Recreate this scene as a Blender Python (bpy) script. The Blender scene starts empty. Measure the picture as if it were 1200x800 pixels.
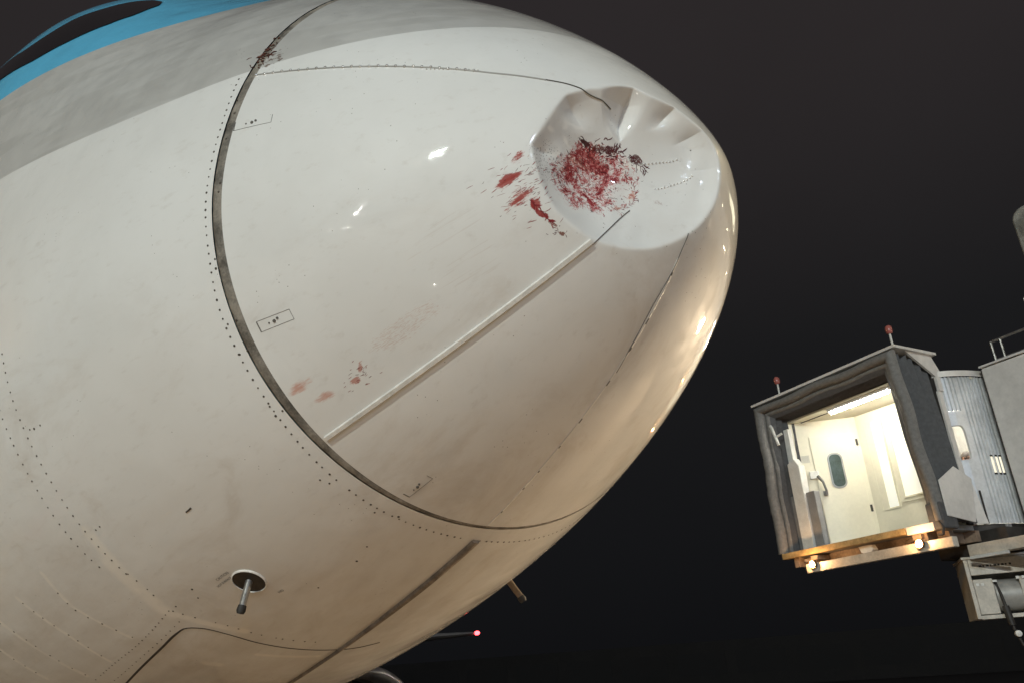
import bpy, math, random
import numpy as np
from mathutils import Vector, Matrix
random.seed(7); rng = np.random.default_rng(11)
R = math.radians; PI = math.pi
scn = bpy.context.scene; COL = scn.collection
GH = 3.0                                   # height of the nose tip above the apron

# ------------------------------------------------------------------ camera
cam_d = bpy.data.cameras.new('camera'); cam = bpy.data.objects.new('camera', cam_d); COL.objects.link(cam)
cam_d.sensor_width = 36; cam_d.lens = 955.52 * 36 / 1200; cam_d.clip_start = .05; cam_d.clip_end = 6000
_y, _p, _r = 2.4164, 0.3967, -0.063
_fw = Vector((math.cos(_y)*math.cos(_p), math.sin(_y)*math.cos(_p), math.sin(_p)))
_ri = Vector((math.sin(_y), -math.cos(_y), 0)); _up = _ri.cross(_fw)
_r2 = math.cos(_r)*_ri + math.sin(_r)*_up; _u2 = -math.sin(_r)*_ri + math.cos(_r)*_up
cam.matrix_world = Matrix.Translation((1.1164, -1.8008, GH-1.4573)) @ Matrix((_r2, _u2, -_fw)).transposed().to_4x4()
scn.camera = cam

# ------------------------------------------------------------------ world, exposure
scn.view_settings.view_transform = 'Standard'; scn.view_settings.look = 'None'
scn.view_settings.exposure = 0; scn.view_settings.gamma = 1
try: scn.view_settings.use_curve_mapping = False
except Exception: pass
W = bpy.data.worlds.new('World'); scn.world = W; W.use_nodes = True
nt = W.node_tree; nt.nodes.clear()
wo = nt.nodes.new('ShaderNodeOutputWorld'); bg = nt.nodes.new('ShaderNodeBackground')
tc = nt.nodes.new('ShaderNodeTexCoord'); sx = nt.nodes.new('ShaderNodeSeparateXYZ')
rp = nt.nodes.new('ShaderNodeValToRGB'); nz = nt.nodes.new('ShaderNodeTexNoise'); mx = nt.nodes.new('ShaderNodeMix')
mx.data_type = 'RGBA'; mx.blend_type = 'MULTIPLY'
nz.inputs['Scale'].default_value = 2.2; nz.inputs['Detail'].default_value = 4
cr = rp.color_ramp
cr.elements[0].position = 0; cr.elements[0].color = (.0048, .0050, .0058, 1)
cr.elements[1].position = 1; cr.elements[1].color = (.030, .025, .026, 1)
for pos, c in ((.14, (.0072, .0074, .0083, 1)), (.34, (.0102, .0102, .0110, 1)), (.60, (.023, .0198, .0205, 1))):
    e = cr.elements.new(pos); e.color = c
nr = nt.nodes.new('ShaderNodeMapRange'); nr.inputs['To Min'].default_value = .82; nr.inputs['To Max'].default_value = 1.18
nt.links.new(tc.outputs['Generated'], sx.inputs[0]); nt.links.new(sx.outputs['Z'], rp.inputs[0])
nt.links.new(tc.outputs['Generated'], nz.inputs['Vector']); nt.links.new(nz.outputs['Fac'], nr.inputs[0])
mx.inputs['Factor'].default_value = 1
nt.links.new(rp.outputs[0], mx.inputs['A']); nt.links.new(nr.outputs[0], mx.inputs['B'])
nt.links.new(mx.outputs['Result'], bg.inputs[0]); nt.links.new(bg.outputs[0], wo.inputs[0])

# ------------------------------------------------------------------ helpers
def tag(o, label=None, cat=None, group=None, kind=None):
    for k, v in (('label', label), ('category', cat), ('group', group), ('kind', kind)):
        if v: o[k] = v
    return o
def empty(name, loc, rz=0):
    o = bpy.data.objects.new(name, None); o.location = loc; o.rotation_euler = (0, 0, rz); COL.objects.link(o); return o
def link_mesh(name, me, mat, parent=None, smooth=None):
    o = bpy.data.objects.new(name, me); COL.objects.link(o)
    if mat: me.materials.append(mat)
    if parent: o.parent = parent
    if smooth is not None:
        me.polygons.foreach_set('use_smooth', [True]*len(me.polygons))
        if smooth < 3: me.set_sharp_from_angle(angle=smooth)
    return o
class MB:
    """collects simple solids; build() links them as ONE mesh object"""
    def __init__(s): s.v = []; s.f = []
    def add(s, vs, fs):
        b = len(s.v); s.v += [tuple(map(float, v)) for v in vs]; s.f += [tuple(b+i for i in f) for f in fs]; return s
    def hexa(s, a):        # eight corners: bottom ring 0-3, top ring 4-7
        return s.add(a, [(3,2,1,0),(4,5,6,7),(0,1,5,4),(1,2,6,5),(2,3,7,6),(3,0,4,7)])
    def box(s, x0, x1, y0, y1, z0, z1):
        return s.hexa([(x0,y0,z0),(x1,y0,z0),(x1,y1,z0),(x0,y1,z0),(x0,y0,z1),(x1,y0,z1),(x1,y1,z1),(x0,y1,z1)])
    def prism(s, pts, d):  # polygon of 3-D points swept by vector d
        n = len(pts); d = Vector(d); a = [Vector(p) for p in pts]
        return s.add(a+[p+d for p in a], [tuple(range(n))[::-1], tuple(range(n, 2*n))]+[(i,(i+1)%n,n+(i+1)%n,n+i) for i in range(n)])
    def tube(s, pts, r, n=8, cap=True):
        pts = [Vector(p) for p in pts]; m = len(pts); rs = r if isinstance(r, (list, tuple)) else [r]*m
        t0 = (pts[1]-pts[0]).normalized(); a = t0.orthogonal().normalized(); vs = []
        for i, p in enumerate(pts):
            t = (pts[min(i+1, m-1)]-pts[max(i-1, 0)]).normalized()
            a = (a-t*a.dot(t)).normalized(); b = t.cross(a)
            vs += [p+(a*math.cos(k*2*PI/n)+b*math.sin(k*2*PI/n))*rs[i] for k in range(n)]
        fs = [(i*n+k, i*n+(k+1)%n, (i+1)*n+(k+1)%n, (i+1)*n+k) for i in range(m-1) for k in range(n)]
        if cap: fs += [tuple(range(n))[::-1], tuple((m-1)*n+k for k in range(n))]
        return s.add(vs, fs)
    def bar(s, p, q, w, h, up=(0,0,1)):   # rectangular bar from p to q
        p, q = Vector(p), Vector(q); t = (q-p).normalized(); x = t.cross(Vector(up)).normalized()*w/2; y = x.cross(t).normalized()*h/2
        return s.hexa([p-x-y, p+x-y, q+x-y, q-x-y, p-x+y, p+x+y, q+x+y, q-x+y])
    def lathe(s, prof, c=(0,0,0), axis='z', n=24):
        vs = []; m = len(prof); c = Vector(c)
        for r, h in prof:
            for k in range(n):
                a = k*2*PI/n; u, v = r*math.cos(a), r*math.sin(a)
                vs.append(c+Vector({'z': (u,v,h), 'x': (h,u,v), 'y': (v,h,u)}[axis]))
        fs = [(i*n+k, i*n+(k+1)%n, (i+1)*n+(k+1)%n, (i+1)*n+k) for i in range(m-1) for k in range(n)]
        return s.add(vs, fs)
    def build(s, name, mat, parent=None, smooth=None, bevel=0):
        me = bpy.data.meshes.new(name); me.from_pydata(s.v, [], s.f); me.update()
        o = link_mesh(name, me, mat, parent, smooth)
        if bevel:
            b = o.modifiers.new('bevel', 'BEVEL'); b.width = bevel; b.segments = 2; b.limit_method = 'ANGLE'; b.angle_limit = R(40)
        return o

# ------------------------------------------------------------------ node material helper
class NM:
    def __init__(s, name):
        s.m = bpy.data.materials.new(name); s.m.use_nodes = True; s.t = s.m.node_tree
        s.b = s.t.nodes['Principled BSDF']; s.tc = s.t.nodes.new('ShaderNodeTexCoord')
    def n(s, typ, **kw):
        x = s.t.nodes.new(typ)
        for k, v in kw.items(): setattr(x, k, v)
        return x
    def put(s, sock, v):
        if hasattr(v, 'is_linked') or isinstance(v, bpy.types.NodeSocket): s.t.links.new(v, sock)
        elif v is not None:
            if isinstance(v, (tuple, list)) and len(v) == 3 and sock.type == 'RGBA': v = (*v, 1)
            sock.default_value = v
    def math(s, op, a, b=None, c=None, clamp=False):
        x = s.n('ShaderNodeMath', operation=op, use_clamp=clamp)
        for i, v in enumerate((a, b, c)):
            if v is not None: s.put(x.inputs[i], v)
        return x.outputs[0]
    def vm(s, op, a, b=None):
        x = s.n('ShaderNodeVectorMath', operation=op); s.put(x.inputs[0], a)
        if b is not None: s.put(x.inputs[1], b)
        return x.outputs['Value'] if op in ('DOT_PRODUCT', 'LENGTH', 'DISTANCE') else x.outputs[0]
    def comb(s, x, y, z=0.0):
        q = s.n('ShaderNodeCombineXYZ'); s.put(q.inputs[0], x); s.put(q.inputs[1], y); s.put(q.inputs[2], z); return q.outputs[0]
    def sep(s, v):
        q = s.n('ShaderNodeSeparateXYZ'); s.put(q.inputs[0], v); return q.outputs
    def mapv(s, v, sc=(1,1,1), rot=(0,0,0), loc=(0,0,0), typ='POINT'):
        q = s.n('ShaderNodeMapping', vector_type=typ); s.put(q.inputs[0], v); q.inputs['Scale'].default_value = sc
        q.inputs['Rotation'].default_value = rot; q.inputs['Location'].default_value = loc; return q.outputs[0]
    def noise(s, v, scale, detail=4, rough=.55, dist=0.0):
        q = s.n('ShaderNodeTexNoise'); s.put(q.inputs['Vector'], v); q.inputs['Scale'].default_value = scale
        q.inputs['Detail'].default_value = detail; q.inputs['Roughness'].default_value = rough; q.inputs['Distortion'].default_value = dist
        return q.outputs['Fac']
    def vor(s, v, scale, feature='F1', out='Distance', rnd=1.0):
        q = s.n('ShaderNodeTexVoronoi', feature=feature); s.put(q.inputs['Vector'], v); q.inputs['Scale'].default_value = scale
        q.inputs['Randomness'].default_value = rnd; return q.outputs[out]
    def ss(s, v, a, b, lo=0.0, hi=1.0):
        q = s.n('ShaderNodeMapRange', interpolation_type='SMOOTHSTEP'); s.put(q.inputs[0], v)
        q.inputs[1].default_value = a; q.inputs[2].default_value = b; q.inputs[3].default_value = lo; q.inputs[4].default_value = hi; return q.outputs[0]
    def mix(s, f, a, b, blend='MIX'):
        q = s.n('ShaderNodeMix', data_type='RGBA', blend_type=blend); s.put(q.inputs['Factor'], f); s.put(q.inputs['A'], a); s.put(q.inputs['B'], b)
        return q.outputs['Result']
    def bump(s, h, dist, strength=1.0, normal=None):
        q = s.n('ShaderNodeBump'); s.put(q.inputs['Height'], h); q.inputs['Distance'].default_value = dist; q.inputs['Strength'].default_value = strength
        if normal is not None: s.put(q.inputs['Normal'], normal)
        return q.outputs[0]
    def set(s, **kw):
        for k, v in kw.items(): s.put(s.b.inputs[k.replace('_', ' ')], v)
        return s.m
MATS = {}
def M(name, col, rough=.5, metal=0., var=.12, scale=6., bump=0., emit=None, es=0., coat=0.):
    if name in MATS: return MATS[name]
    k = NM(name); P = k.tc.outputs['Object']
    f = k.noise(P, scale, 6, .6); g = k.noise(P, scale*9, 3, .6)
    h = k.math('ADD', k.math('MULTIPLY', f, .7), k.math('MULTIPLY', g, .3))
    lo = tuple(c*(1-var*1.6) for c in col); hi = tuple(min(1, c*(1+var)) for c in col)
    c = k.mix(k.ss(h, .3, .7), lo, hi)
    k.set(Base_Color=c, Roughness=k.ss(h, .25, .75, max(.02, rough-.1), min(1, rough+.1)), Metallic=metal, Coat_Weight=coat)
    if bump: k.set(Normal=k.bump(h, bump))
    if emit: k.set(Emission_Color=(*emit, 1), Emission_Strength=es)
    MATS[name] = k.m; return k.m

# ------------------------------------------------------------------ lights (floodlight masts of the apron and some added ones; their heads are built further down)
def flood(name, loc, target, watts, col, sx=.6, sy=.4, spread=170):
    l = bpy.data.lights.new(name, 'AREA'); l.shape = 'RECTANGLE'; l.size = sx; l.size_y = sy; l.energy = watts; l.color = col; l.spread = R(spread)
    o = bpy.data.objects.new(name, l); COL.objects.link(o); o.location = loc
    o.rotation_euler = (Vector(target)-Vector(loc)).to_track_quat('-Z', 'Y').to_euler(); return o
WARMW = (.94, 1, .915); COOL = (.66, .80, 1.0); SODIUM = (1, .62, .30)
MASTS = [  # (base x, base y, height, aim, lamps, watts per lamp, colour, width of a lamp, beam spread)
    (17.2, -38.4, 19.8, (-2, -1, 2.5), 3, 3380, WARMW, 1.0, 170),
    (11.2, -59.4, 7.9, (-3, -1, 2.5), 1, 600, (1, .98, .90), .9, 170),
    (8.3, -60.1, 2.9, (-3, -1, 2.5), 1, 440, (1, .98, .90), .9, 170),
    (34.0, -16.0, 13.0, (0, 0, 2.6), 3, 870, COOL, 1.0, 170),
    (10.0, 26.0, 20.0, (7, -6, 0), 2, 190, (1, .80, .42), .8, 45),  # added, aimed at the ground so warm bounce reaches the belly
    (-62.0, -26.0, 16.0, (-12, -9, 0), 2, 300, (1, .66, .30), .8, 40),  # added out of view for warm light on the starboard ground
    (-1.0, 9.6, 2.0, (-.9, -.2, 0), 1, 112, (1, .78, .52), .5, 44),  # added low and unseen to brighten the ground beneath the nose
]

# ------------------------------------------------------------------ apron, service road, far structures (setting)
gmat = NM('concrete'); P = gmat.tc.outputs['Object']
f1 = gmat.noise(P, .35, 6, .65); f2 = gmat.noise(P, 9, 4, .6); f3 = gmat.noise(gmat.mapv(P, (.35, 1.2, 1), (0, 0, .5)), 1.0, 4)
gc = gmat.mix(gmat.ss(f1, .3, .7), (.30, .225, .155), (.46, .36, .26)); gc = gmat.mix(gmat.ss(f3, .50, .64, 0, .85), gc, (.13, .095, .065))
gc = gmat.mix(gmat.math('MULTIPLY', f2, .2), gc, (.16, .12, .09))
gmat.set(Base_Color=gc, Roughness=gmat.ss(f1, .3, .7, .55, .85), Normal=gmat.bump(f2, .004))
asph = M('asphalt', (.030, .029, .030), .85, var=.3, scale=1.5, bump=.004)
yel = M('yellow_paint', (.62, .42, .03), .6, var=.25, scale=4); redp = M('red_paint', (.45, .03, .025), .6, var=.25, scale=4)
whp = M('white_marking', (.62, .60, .56), .6, var=.25, scale=4)
def sheet(name, x0, x1, y0, y1, z, mat):
    return tag(MB().add([(x0,y0,z),(x1,y0,z),(x1,y1,z),(x0,y1,z)], [(0,1,2,3)]).build(name, mat), kind='structure')
sheet('ground', -3000, 3000, -3000, 3000, -.03, asph)
# concrete stand: slabs with open joints
sl = MB()
for i in range(-7, 4):
    for j in range(-8, 2):
        sl.box(i*6+.02, i*6+5.98, j*6+.02, j*6+5.98, -.025, rng.uniform(-.001, .001))
tag(sl.build('apron', gmat.m), kind='structure')
sheet('lead_in_line', 4, 24, -.09, .09, .005, yel)
lm = MB()
for k in range(8): lm.prism([(-6.4+k*.35, -3.5-k*.9, .005), (-6.2+k*.35, -3.5-k*.9, .005), (-5.85+k*.35, -4.4-k*.9, .005), (-6.05+k*.35, -4.4-k*.9, .005)], (0, 0, .002))
tag(lm.build('clearance_line', redp), kind='structure')
sheet('service_line', 7.2, 7.35, -40, 9, .005, whp)

# ------------------------------------------------------------------ aircraft skin: s = metres aft of the nose tip, t = angle round the section
QW = dict(Rw=1.90155, Lw=5.56065, qw=0.54944, Rt=2.69436, Lt=5.14902, qt=0.71904, Rb=1.74397, Lb=5.9721, qb=0.55309, zc=0.06184)
def _pf(s, A, L, q): u = np.clip(s/L, 1e-9, 1); return A*(1-(1-u)**2)**q
def _sm(x): x = np.clip(x, 0, 1); return x*x*(3-2*x)
def surf(s, t):
    s = np.asarray(s, float); t = np.asarray(t, float)
    w = _pf(s, QW['Rw'], QW['Lw'], QW['qw']); zt = _pf(s, QW['Rt'], QW['Lt'], QW['qt']); zb = _pf(s, QW['Rb'], QW['Lb'], QW['qb'])
    k = _sm((s-1.45)/1.45); c = QW['zc']*np.minimum(s, 4); zt = np.minimum(zt+.12*k, 2.6)
    sn = np.sin(t); up = np.maximum(sn, 0); m = 1+.125*k*up**2*(1-up**2)*4
    return np.stack([-s+0*t, w*np.cos(t)*m, c+np.where(sn > 0, (zt-c)*m, zb+c)*sn], -1)
def seam_s(t, off=0.):
    s = 1.0345+off+0*t
    for _ in range(4): s = 1.0345+off-.0638*surf(s, t)[..., 2]
    return s
def normal(s, t):
    a = surf(s, t); n = np.cross(surf(s, np.asarray(t)+1e-4)-a, surf(np.asarray(s)+1e-4, t)-a); n /= np.linalg.norm(n, axis=-1, keepdims=True)
    return n*np.where((n[..., 1]*a[..., 1]+n[..., 2]*a[..., 2])[..., None] < 0, -1, 1)
# dent: the cap beyond a cutting plane is turned inside out, with folds running in from the rim
DC = np.array([-.1369, -.2088, -.0915]); DN = np.array([.9139, -.3412, -.2199]); DN /= np.linalg.norm(DN)
DU = np.array([.6438, .7630, -.0581]); DU -= DN*(DU@DN); DU /= np.linalg.norm(DU); DV = np.cross(DN, DU)
DV = DV if DV[2] > 0 else -DV
CORN = np.array([-60, -20, 8, 33, 54, 82, 129, 175, 222, 260.]); CAMP = np.array([0, 0, .003, .008, .012, .024, .011, .010, 0, 0]); CRAD = np.array([.6, .6, .72, .70, .64, .36, .50, .60, .6, .6])
def dent(Pn):
    q = Pn-DC; d = q@DN; u = q@DU; v = q@DV
    ang = np.degrees(np.arctan2(v/.262, u/.305)); ang = np.where(ang < -90, ang+360, ang); rr = np.hypot(u/.305, v/.262)
    k = np.clip(np.searchsorted(CORN, ang)-1, 0, len(CORN)-2); w = np.clip((ang-CORN[k])/(CORN[k+1]-CORN[k]), 0, 1)
    near = np.where(w < .5, k, k+1); pw = np.where((ang > 82) & (ang < 129), 1.15, 2.3)
    saw = CAMP[near]*np.abs(2*w-1)**pw       # creased valleys at the corners, pillows between them
    r0 = np.interp(ang, CORN, CRAD); g = _sm((rr-r0)/.30)
    d2 = d+saw*g*np.clip((1.12-rr)/.30, .12, 1)*np.clip((1.30-rr)/.2, 0, 1)
    eps = .0015; sp = eps*np.logaddexp(0, d2/eps)
    push = .034*np.exp(-(((u+.12)/.13)**2+((v+.02)/.13)**2))
    wr = .0030*np.sin(u*19+2*np.sin(v*13)+.6)*np.sin(v*17+1.3+2.2*np.sin(u*9))+.0011*np.sin(u*37-v*29+2*np.sin(u*23))
    new = d-(1+.92)*sp
    inside = 1-np.exp(-np.maximum(d2, 0)/.012)
    new = new-push*inside+wr*inside
    return Pn+(new-d)[..., None]*DN
def rskin(s, t): return dent(surf(s, t))
def snorm(s, t, f=surf):
    s = np.asarray(s, float); t = np.asarray(t, float); a = f(s, t)
    n = np.cross(f(s, t+2e-4)-a, f(s+2e-4, t)-a); n /= np.linalg.norm(n, axis=-1, keepdims=True)
    return n*np.where(np.sum(n*normal(s, t), -1) < 0, -1, 1)[..., None]

# ------------------------------------------------------------------ aircraft materials
def seg_(a, b): return tuple(surf(np.array([a[0]]), np.array([a[1]]))[0]), tuple(surf(np.array([b[0]]), np.array([b[1]]))[0])
WEAR = [(*seg_(a, b), w) for a, b, w in (((2.50,3.95),(2.53,4.06),.017), ((2.53,4.06),(2.47,4.22),.014), ((2.78,3.97),(2.74,4.12),.017), ((2.74,4.12),(2.75,4.25),.014),
        ((3.05,4.0),(3.0,4.25),.022), ((3.28,4.06),(3.26,4.2),.022), ((2.13,4.02),(2.17,4.22),.055), ((2.10,3.92),(2.12,4.06),.04), ((2.15,4.24),(2.06,4.40),.03),
        ((2.42,4.42),(2.40,4.45),.03), ((2.22,4.50),(2.16,4.66),.02))]
def paint(name, damage):
    k = NM(name); P = k.tc.outputs['Object']; x, y, z = k.sep(P)
    n1 = k.noise(P, 2.2, 5, .6); n2 = k.noise(P, 14, 4, .6); fine = k.noise(P, 260, 2, .5)
    streak = k.noise(k.mapv(P, (1.2, 22, 22)), 1.6, 5, .6)
    white = k.mix(k.ss(n1, .3, .7), (.725, .715, .695), (.775, .768, .752))
    white = k.mix(k.ss(streak, .55, .8, 0, .30), white, (.50, .45, .40))
    # brown tone that deepens towards the belly, broken up by noise
    belly_tone = k.math('MULTIPLY', k.ss(z, -.55, -1.25), k.ss(n1, .25, .75, .35, 1)); belly_tone = k.math('MULTIPLY', belly_tone, k.ss(k.noise(k.mapv(P, (.6, 5, 5)), 2.0, 4, .6), .3, .7, .30, .62))
    white = k.mix(belly_tone, white, (.42, .35, .285))
    gr_ = k.math('MULTIPLY', k.ss(k.noise(k.mapv(P, (1.0, 2.2, 2.2), (.3, 0, .2)), 1.7, 6, .68, .6), .50, .72), k.ss(z, .1, -.7))
    white = k.mix(k.math('MULTIPLY', gr_, .34), white, (.47, .40, .33))
    lt_ = k.math('MULTIPLY', k.ss(k.noise(k.mapv(P, (1.4, 7, 7), (0, .2, 0)), 2.3, 5, .7, .5), .60, .74), k.ss(z, -.3, -.9))
    white = k.mix(k.math('MULTIPLY', lt_, .38), white, (.76, .71, .64))
    # livery: silver stripe above the waterline, sky blue over it
    edge = k.math('ADD', z, k.math('MULTIPLY', k.ss(x, -1.2, -2.5), -.075))
    silver = k.mix(k.ss(k.noise(k.mapv(P, (.35, 1.5, 6), (0, .12, 0)), 1.6, 2), .47, .53), (.575, .562, .54), (.62, .608, .588))  # long paler streaks stand in for reflections on the silver
    svm = k.math('GREATER_THAN', edge, .485)
    bl = k.math('SUBTRACT', z, k.math('ADD', k.math('MULTIPLY', x, .090), 1.385))
    blm = k.math('GREATER_THAN', bl, 0)
    col = k.mix(svm, white, silver); col = k.mix(blm, col, (.105, .46, .71))
    # sparse specks
    sp = k.math('MULTIPLY', k.math('LESS_THAN', k.vor(P, 46), .075), k.math('GREATER_THAN', k.noise(P, 4.5, 2), .60))
    col = k.mix(k.math('MULTIPLY', sp, .75), col, (.10, .07, .05))
    hit_ = k.ss(k.vm('DISTANCE', P, (-.97, -.945, .52)), .16, .02); sk = k.noise(k.mapv(P, (18, 60, 60)), 1.0, 5, .7)
    col = k.mix(k.math('MULTIPLY', k.ss(k.math('SUBTRACT', k.math('MULTIPLY', hit_, .47), sk), .0, .05), .8), col, (.12, .055, .03))
    if not damage:
        wear = None
        for A_, B_, w_ in WEAR:
            A_ = np.array(A_); ab = np.array(B_)-A_; L2 = float(ab@ab); q = k.vm('SUBTRACT', P, tuple(A_))
            tt = k.math('MULTIPLY', k.vm('DOT_PRODUCT', q, tuple(ab)), 1/L2, clamp=True)
            sc_ = k.n('ShaderNodeVectorMath', operation='SCALE'); sc_.inputs[0].default_value = tuple(ab); k.put(sc_.inputs['Scale'], tt)
            m_ = k.ss(k.vm('DISTANCE', q, sc_.outputs[0]), w_, w_*.25); wear = m_ if wear is None else k.math('MAXIMUM', wear, m_)
        col = k.mix(k.math('MULTIPLY', wear, k.ss(n2, .3, .6, .45, .85)), col, (.80, .755, .69))
    rough = k.ss(n2, .3, .7, .48, .60)
    coat = 1.0
    if damage:
        d = k.vm('SUBTRACT', P, tuple(DC)); u = k.vm('DOT_PRODUCT', d, tuple(DU)); v = k.vm('DOT_PRODUCT', d, tuple(DV)); h = k.vm('DOT_PRODUCT', d, tuple(DN))
        UV = k.comb(u, v)
        wob = k.n('ShaderNodeTexNoise'); k.put(wob.inputs['Vector'], UV); wob.inputs['Scale'].default_value = 16; wob.inputs['Detail'].default_value = 3
        UW = k.vm('ADD', UV, k.vm('SCALE', k.vm('SUBTRACT', wob.outputs['Color'], (.5, .5, .5))))
        UW.node.inputs[1].links[0].from_node.inputs['Scale'].default_value = .045
        def blob(cx, cy, rx, ry, ang=0., a=1.0, b=.35, vec=None):
            q = k.mapv(vec or UW, (rx, ry, 1), (0, 0, R(ang)), (cx, cy, 0), 'TEXTURE')
            return k.ss(k.vm('LENGTH', q), a, b)
        def mx2(*a):
            r = a[0]
            for b in a[1:]: r = k.math('MAXIMUM', r, b)
            return r
        red_n = k.noise(UW, 95, 6, .72, .6); cell = k.vor(UW, 105, 'SMOOTH_F1'); fl = k.noise(k.mapv(UW, (1, 1, 1), (0, 0, R(35))), 60, 5, .8, 1.2)
        def put(mask, lo, hi, colr, pat, op=1.0, soft=.07):
            """stain colour where the pattern beats a threshold that rises away from the blob"""
            global_ = k.math('SUBTRACT', k.math('MULTIPLY', mask, hi), pat)
            return k.mix(k.math('MULTIPLY', k.ss(global_, lo, lo+soft), op), col, colr)
        pat = k.math('ADD', k.math('MULTIPLY', red_n, .6), k.math('MULTIPLY', fl, .4))
        sv = k.mapv(UV, (1, 1, 1), (0, 0, R(-33))); sn = k.noise(k.mapv(sv, (22, 150, 1)), 1.0, 5, .75, .5); sn2 = k.noise(k.mapv(sv, (5, 120, 1)), 1.0, 4, .7)
        spk = k.vor(UW, 150); dots = k.math('LESS_THAN', spk, .24)
        main = blob(-.070, -.028, .30, .235, 10, 1, .30)
        col = k.mix(k.math('MULTIPLY', blob(-.055, -.012, .19, .13, 12, 1, .2), .14), col, (.60, .36, .33))
        clump = k.ss(k.noise(UW, 17, 3, .6, .8), .33, .66, .87, 1.09); main = k.math('MULTIPLY', main, clump)
        hole = k.math('MULTIPLY', main, k.math('SUBTRACT', 1, k.math('MULTIPLY', blob(.02, -.06, .06, .045, 20), .26)))
        web = k.math('ADD', k.math('MULTIPLY', k.noise(k.mapv(UW, (1, 1, 1), (0, 0, R(38))), 150, 4, .7, 1.8), .5), k.math('MULTIPLY', fl, .5))
        col = put(hole, .0, .575, (.46, .050, .050), web, .88, .07)
        col = put(hole, .0, .515, (.25, .012, .018), pat, .94, .05)
        col = put(hole, .0, .420, (.055, .006, .008), fl, .95, .04)
        clot = k.math('ADD', k.math('MULTIPLY', web, .8), k.math('MULTIPLY', pat, .2))
        col = put(blob(-.028, .066, .13, .040, 4, 1, .1), .0, .60, (.085, .006, .010), clot, .95, .06)
        col = put(blob(.070, .050, .075, .034, -24, 1, .1), .0, .58, (.085, .012, .012), clot, .92, .06)
        col = put(blob(-.100, .076, .045, .015, -28, 1, .1), .0, .66, (.05, .008, .010), clot, .95, .04)
        col = put(mx2(blob(.052, -.065, .075, .034, 62, 1, .1), blob(-.005, -.112, .085, .030, 16, 1, .1)), .0, .58, (.52, .17, .10), clot, .78, .10)
        col = put(blob(-.10, -.01, .30, .22, 0, 1, .1), .0, .42, (.12, .06, .06), k.math('ADD', k.math('MULTIPLY', spk, 1.0), .16), .75, .05)
        col = put(blob(-.235, -.01, .13, .15, 0, 1, .2), .0, .47, (.10, .085, .085), k.math('ADD', k.math('MULTIPLY', spk, 1.0), .16), .65, .05)
        sfine = k.noise(k.mapv(sv, (60, 330, 1)), 1.0, 4, .8, .6); strk = k.math('ADD', k.math('MULTIPLY', sn, .35), k.math('ADD', k.math('MULTIPLY', web, .25), k.math('MULTIPLY', sfine, .40)))
        st_m = mx2(blob(-.330, -.020, .085, .034, 40, 1, 0), blob(-.350, -.078, .120, .034, 34, 1, 0), blob(-.320, -.128, .150, .050, 32, 1, 0), blob(-.275, -.145, .05, .06, 20, 1, 0))
        st_m = k.math('MULTIPLY', st_m, k.ss(k.noise(k.mapv(sv, (5, 30, 1)), 1.0, 3, .6, .3), .30, .62, .62, 1.1))
        col = put(st_m, .0, .80, (.50, .15, .11), strk, .62, .30); col = put(st_m, .0, .66, (.34, .035, .028), k.math('ADD', k.math('MULTIPLY', sfine, .6), k.math('MULTIPLY', web, .4)), .85, .08); col = put(st_m, .0, .50, (.34, .045, .035), k.math('ADD', k.math('MULTIPLY', sn2, .5), k.math('MULTIPLY', web, .5)), .9, .05)
        col = put(mx2(blob(-.254, -.176, .060, .020, -40, 1, .1), blob(-.285, -.145, .020, .045, 12, 1, .1)), .0, .70, (.30, .016, .016), clot, .95, .06)
        col = put(mx2(blob(-.200, -.226, .036, .016, -15, 1, .1), blob(-.225, -.205, .03, .012, -20, 1, .1)), .0, .60, (.17, .04, .02), clot, .9, .05)
        col = put(blob(.13, -.085, .05, .028, 10, 1, .1), .0, .52, (.42, .30, .27), web, .6, .05)
        col = put(mx2(blob(-.50, -.22, .24, .08, 33), blob(-.42, -.30, .20, .09, 33)), .0, .47, (.46, .36, .30), sn2, .16, .08)
        col = put(blob(-.58, -.47, .22, .06, 35), .0, .52, (.52, .34, .28), sfine, .40, .10)
        col = put(mx2(blob(-.842, -.622, .100, .040, 28, 1, 0), blob(-.772, -.652, .085, .036, 28, 1, 0)), .0, .80, (.56, .25, .18), k.math('ADD', k.math('MULTIPLY', sn, .5), k.math('MULTIPLY', sfine, .5)), .80, .34)
        col = put(mx2(blob(-.683, -.570, .024, .045, 15, 1, .1), blob(-.690, -.612, .055, .034, 22, 1, .1)), .0, .62, (.46, .17, .13), k.math('ADD', k.math('MULTIPLY', sn2, .5), k.math('MULTIPLY', web, .5)), .8, .10)
    else:
        coat = k.ss(n1, .3, .7, .85, 1)
    peel = k.noise(P, 34, 2, .5); wave = k.noise(P, 3.1, 2, .5)
    k.set(Base_Color=col, Roughness=rough, Coat_Weight=coat, Coat_Roughness=k.ss(n2, .35, .7, .035, .075), Coat_IOR=1.5, Specular_IOR_Level=.25,
          Normal=k.bump(wave, .012, .55), Coat_Normal=k.bump(peel, .0010, .5, k.bump(wave, .018, .6)))
    k.set(Metallic=k.math('MULTIPLY', svm, k.math('SUBTRACT', .30, k.math('MULTIPLY', blm, .30))))
    return k.m
paint_f = paint('aircraft_paint', False); paint_r = paint('radome_paint', True)
seal = M('sealant', (.21, .185, .155), .7, var=.45, scale=14, bump=.003)
drk = M('dark_fastener', (.075, .060, .048), .6, var=.3, scale=30)
metal = M('bare_metal', (.55, .54, .52), .34, .9, var=.2, scale=12)
gap = M('panel_gap', (.045, .035, .027), .8, var=.4, scale=20)
wbar = M('strip_paint', (.74, .72, .68), .35, var=.12, scale=30, coat=.4)
ink = M('stencil_ink', (.12, .11, .10), .6, var=.3, scale=40)
rubber = M('rubber', (.022, .021, .020), .75, var=.3)
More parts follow.
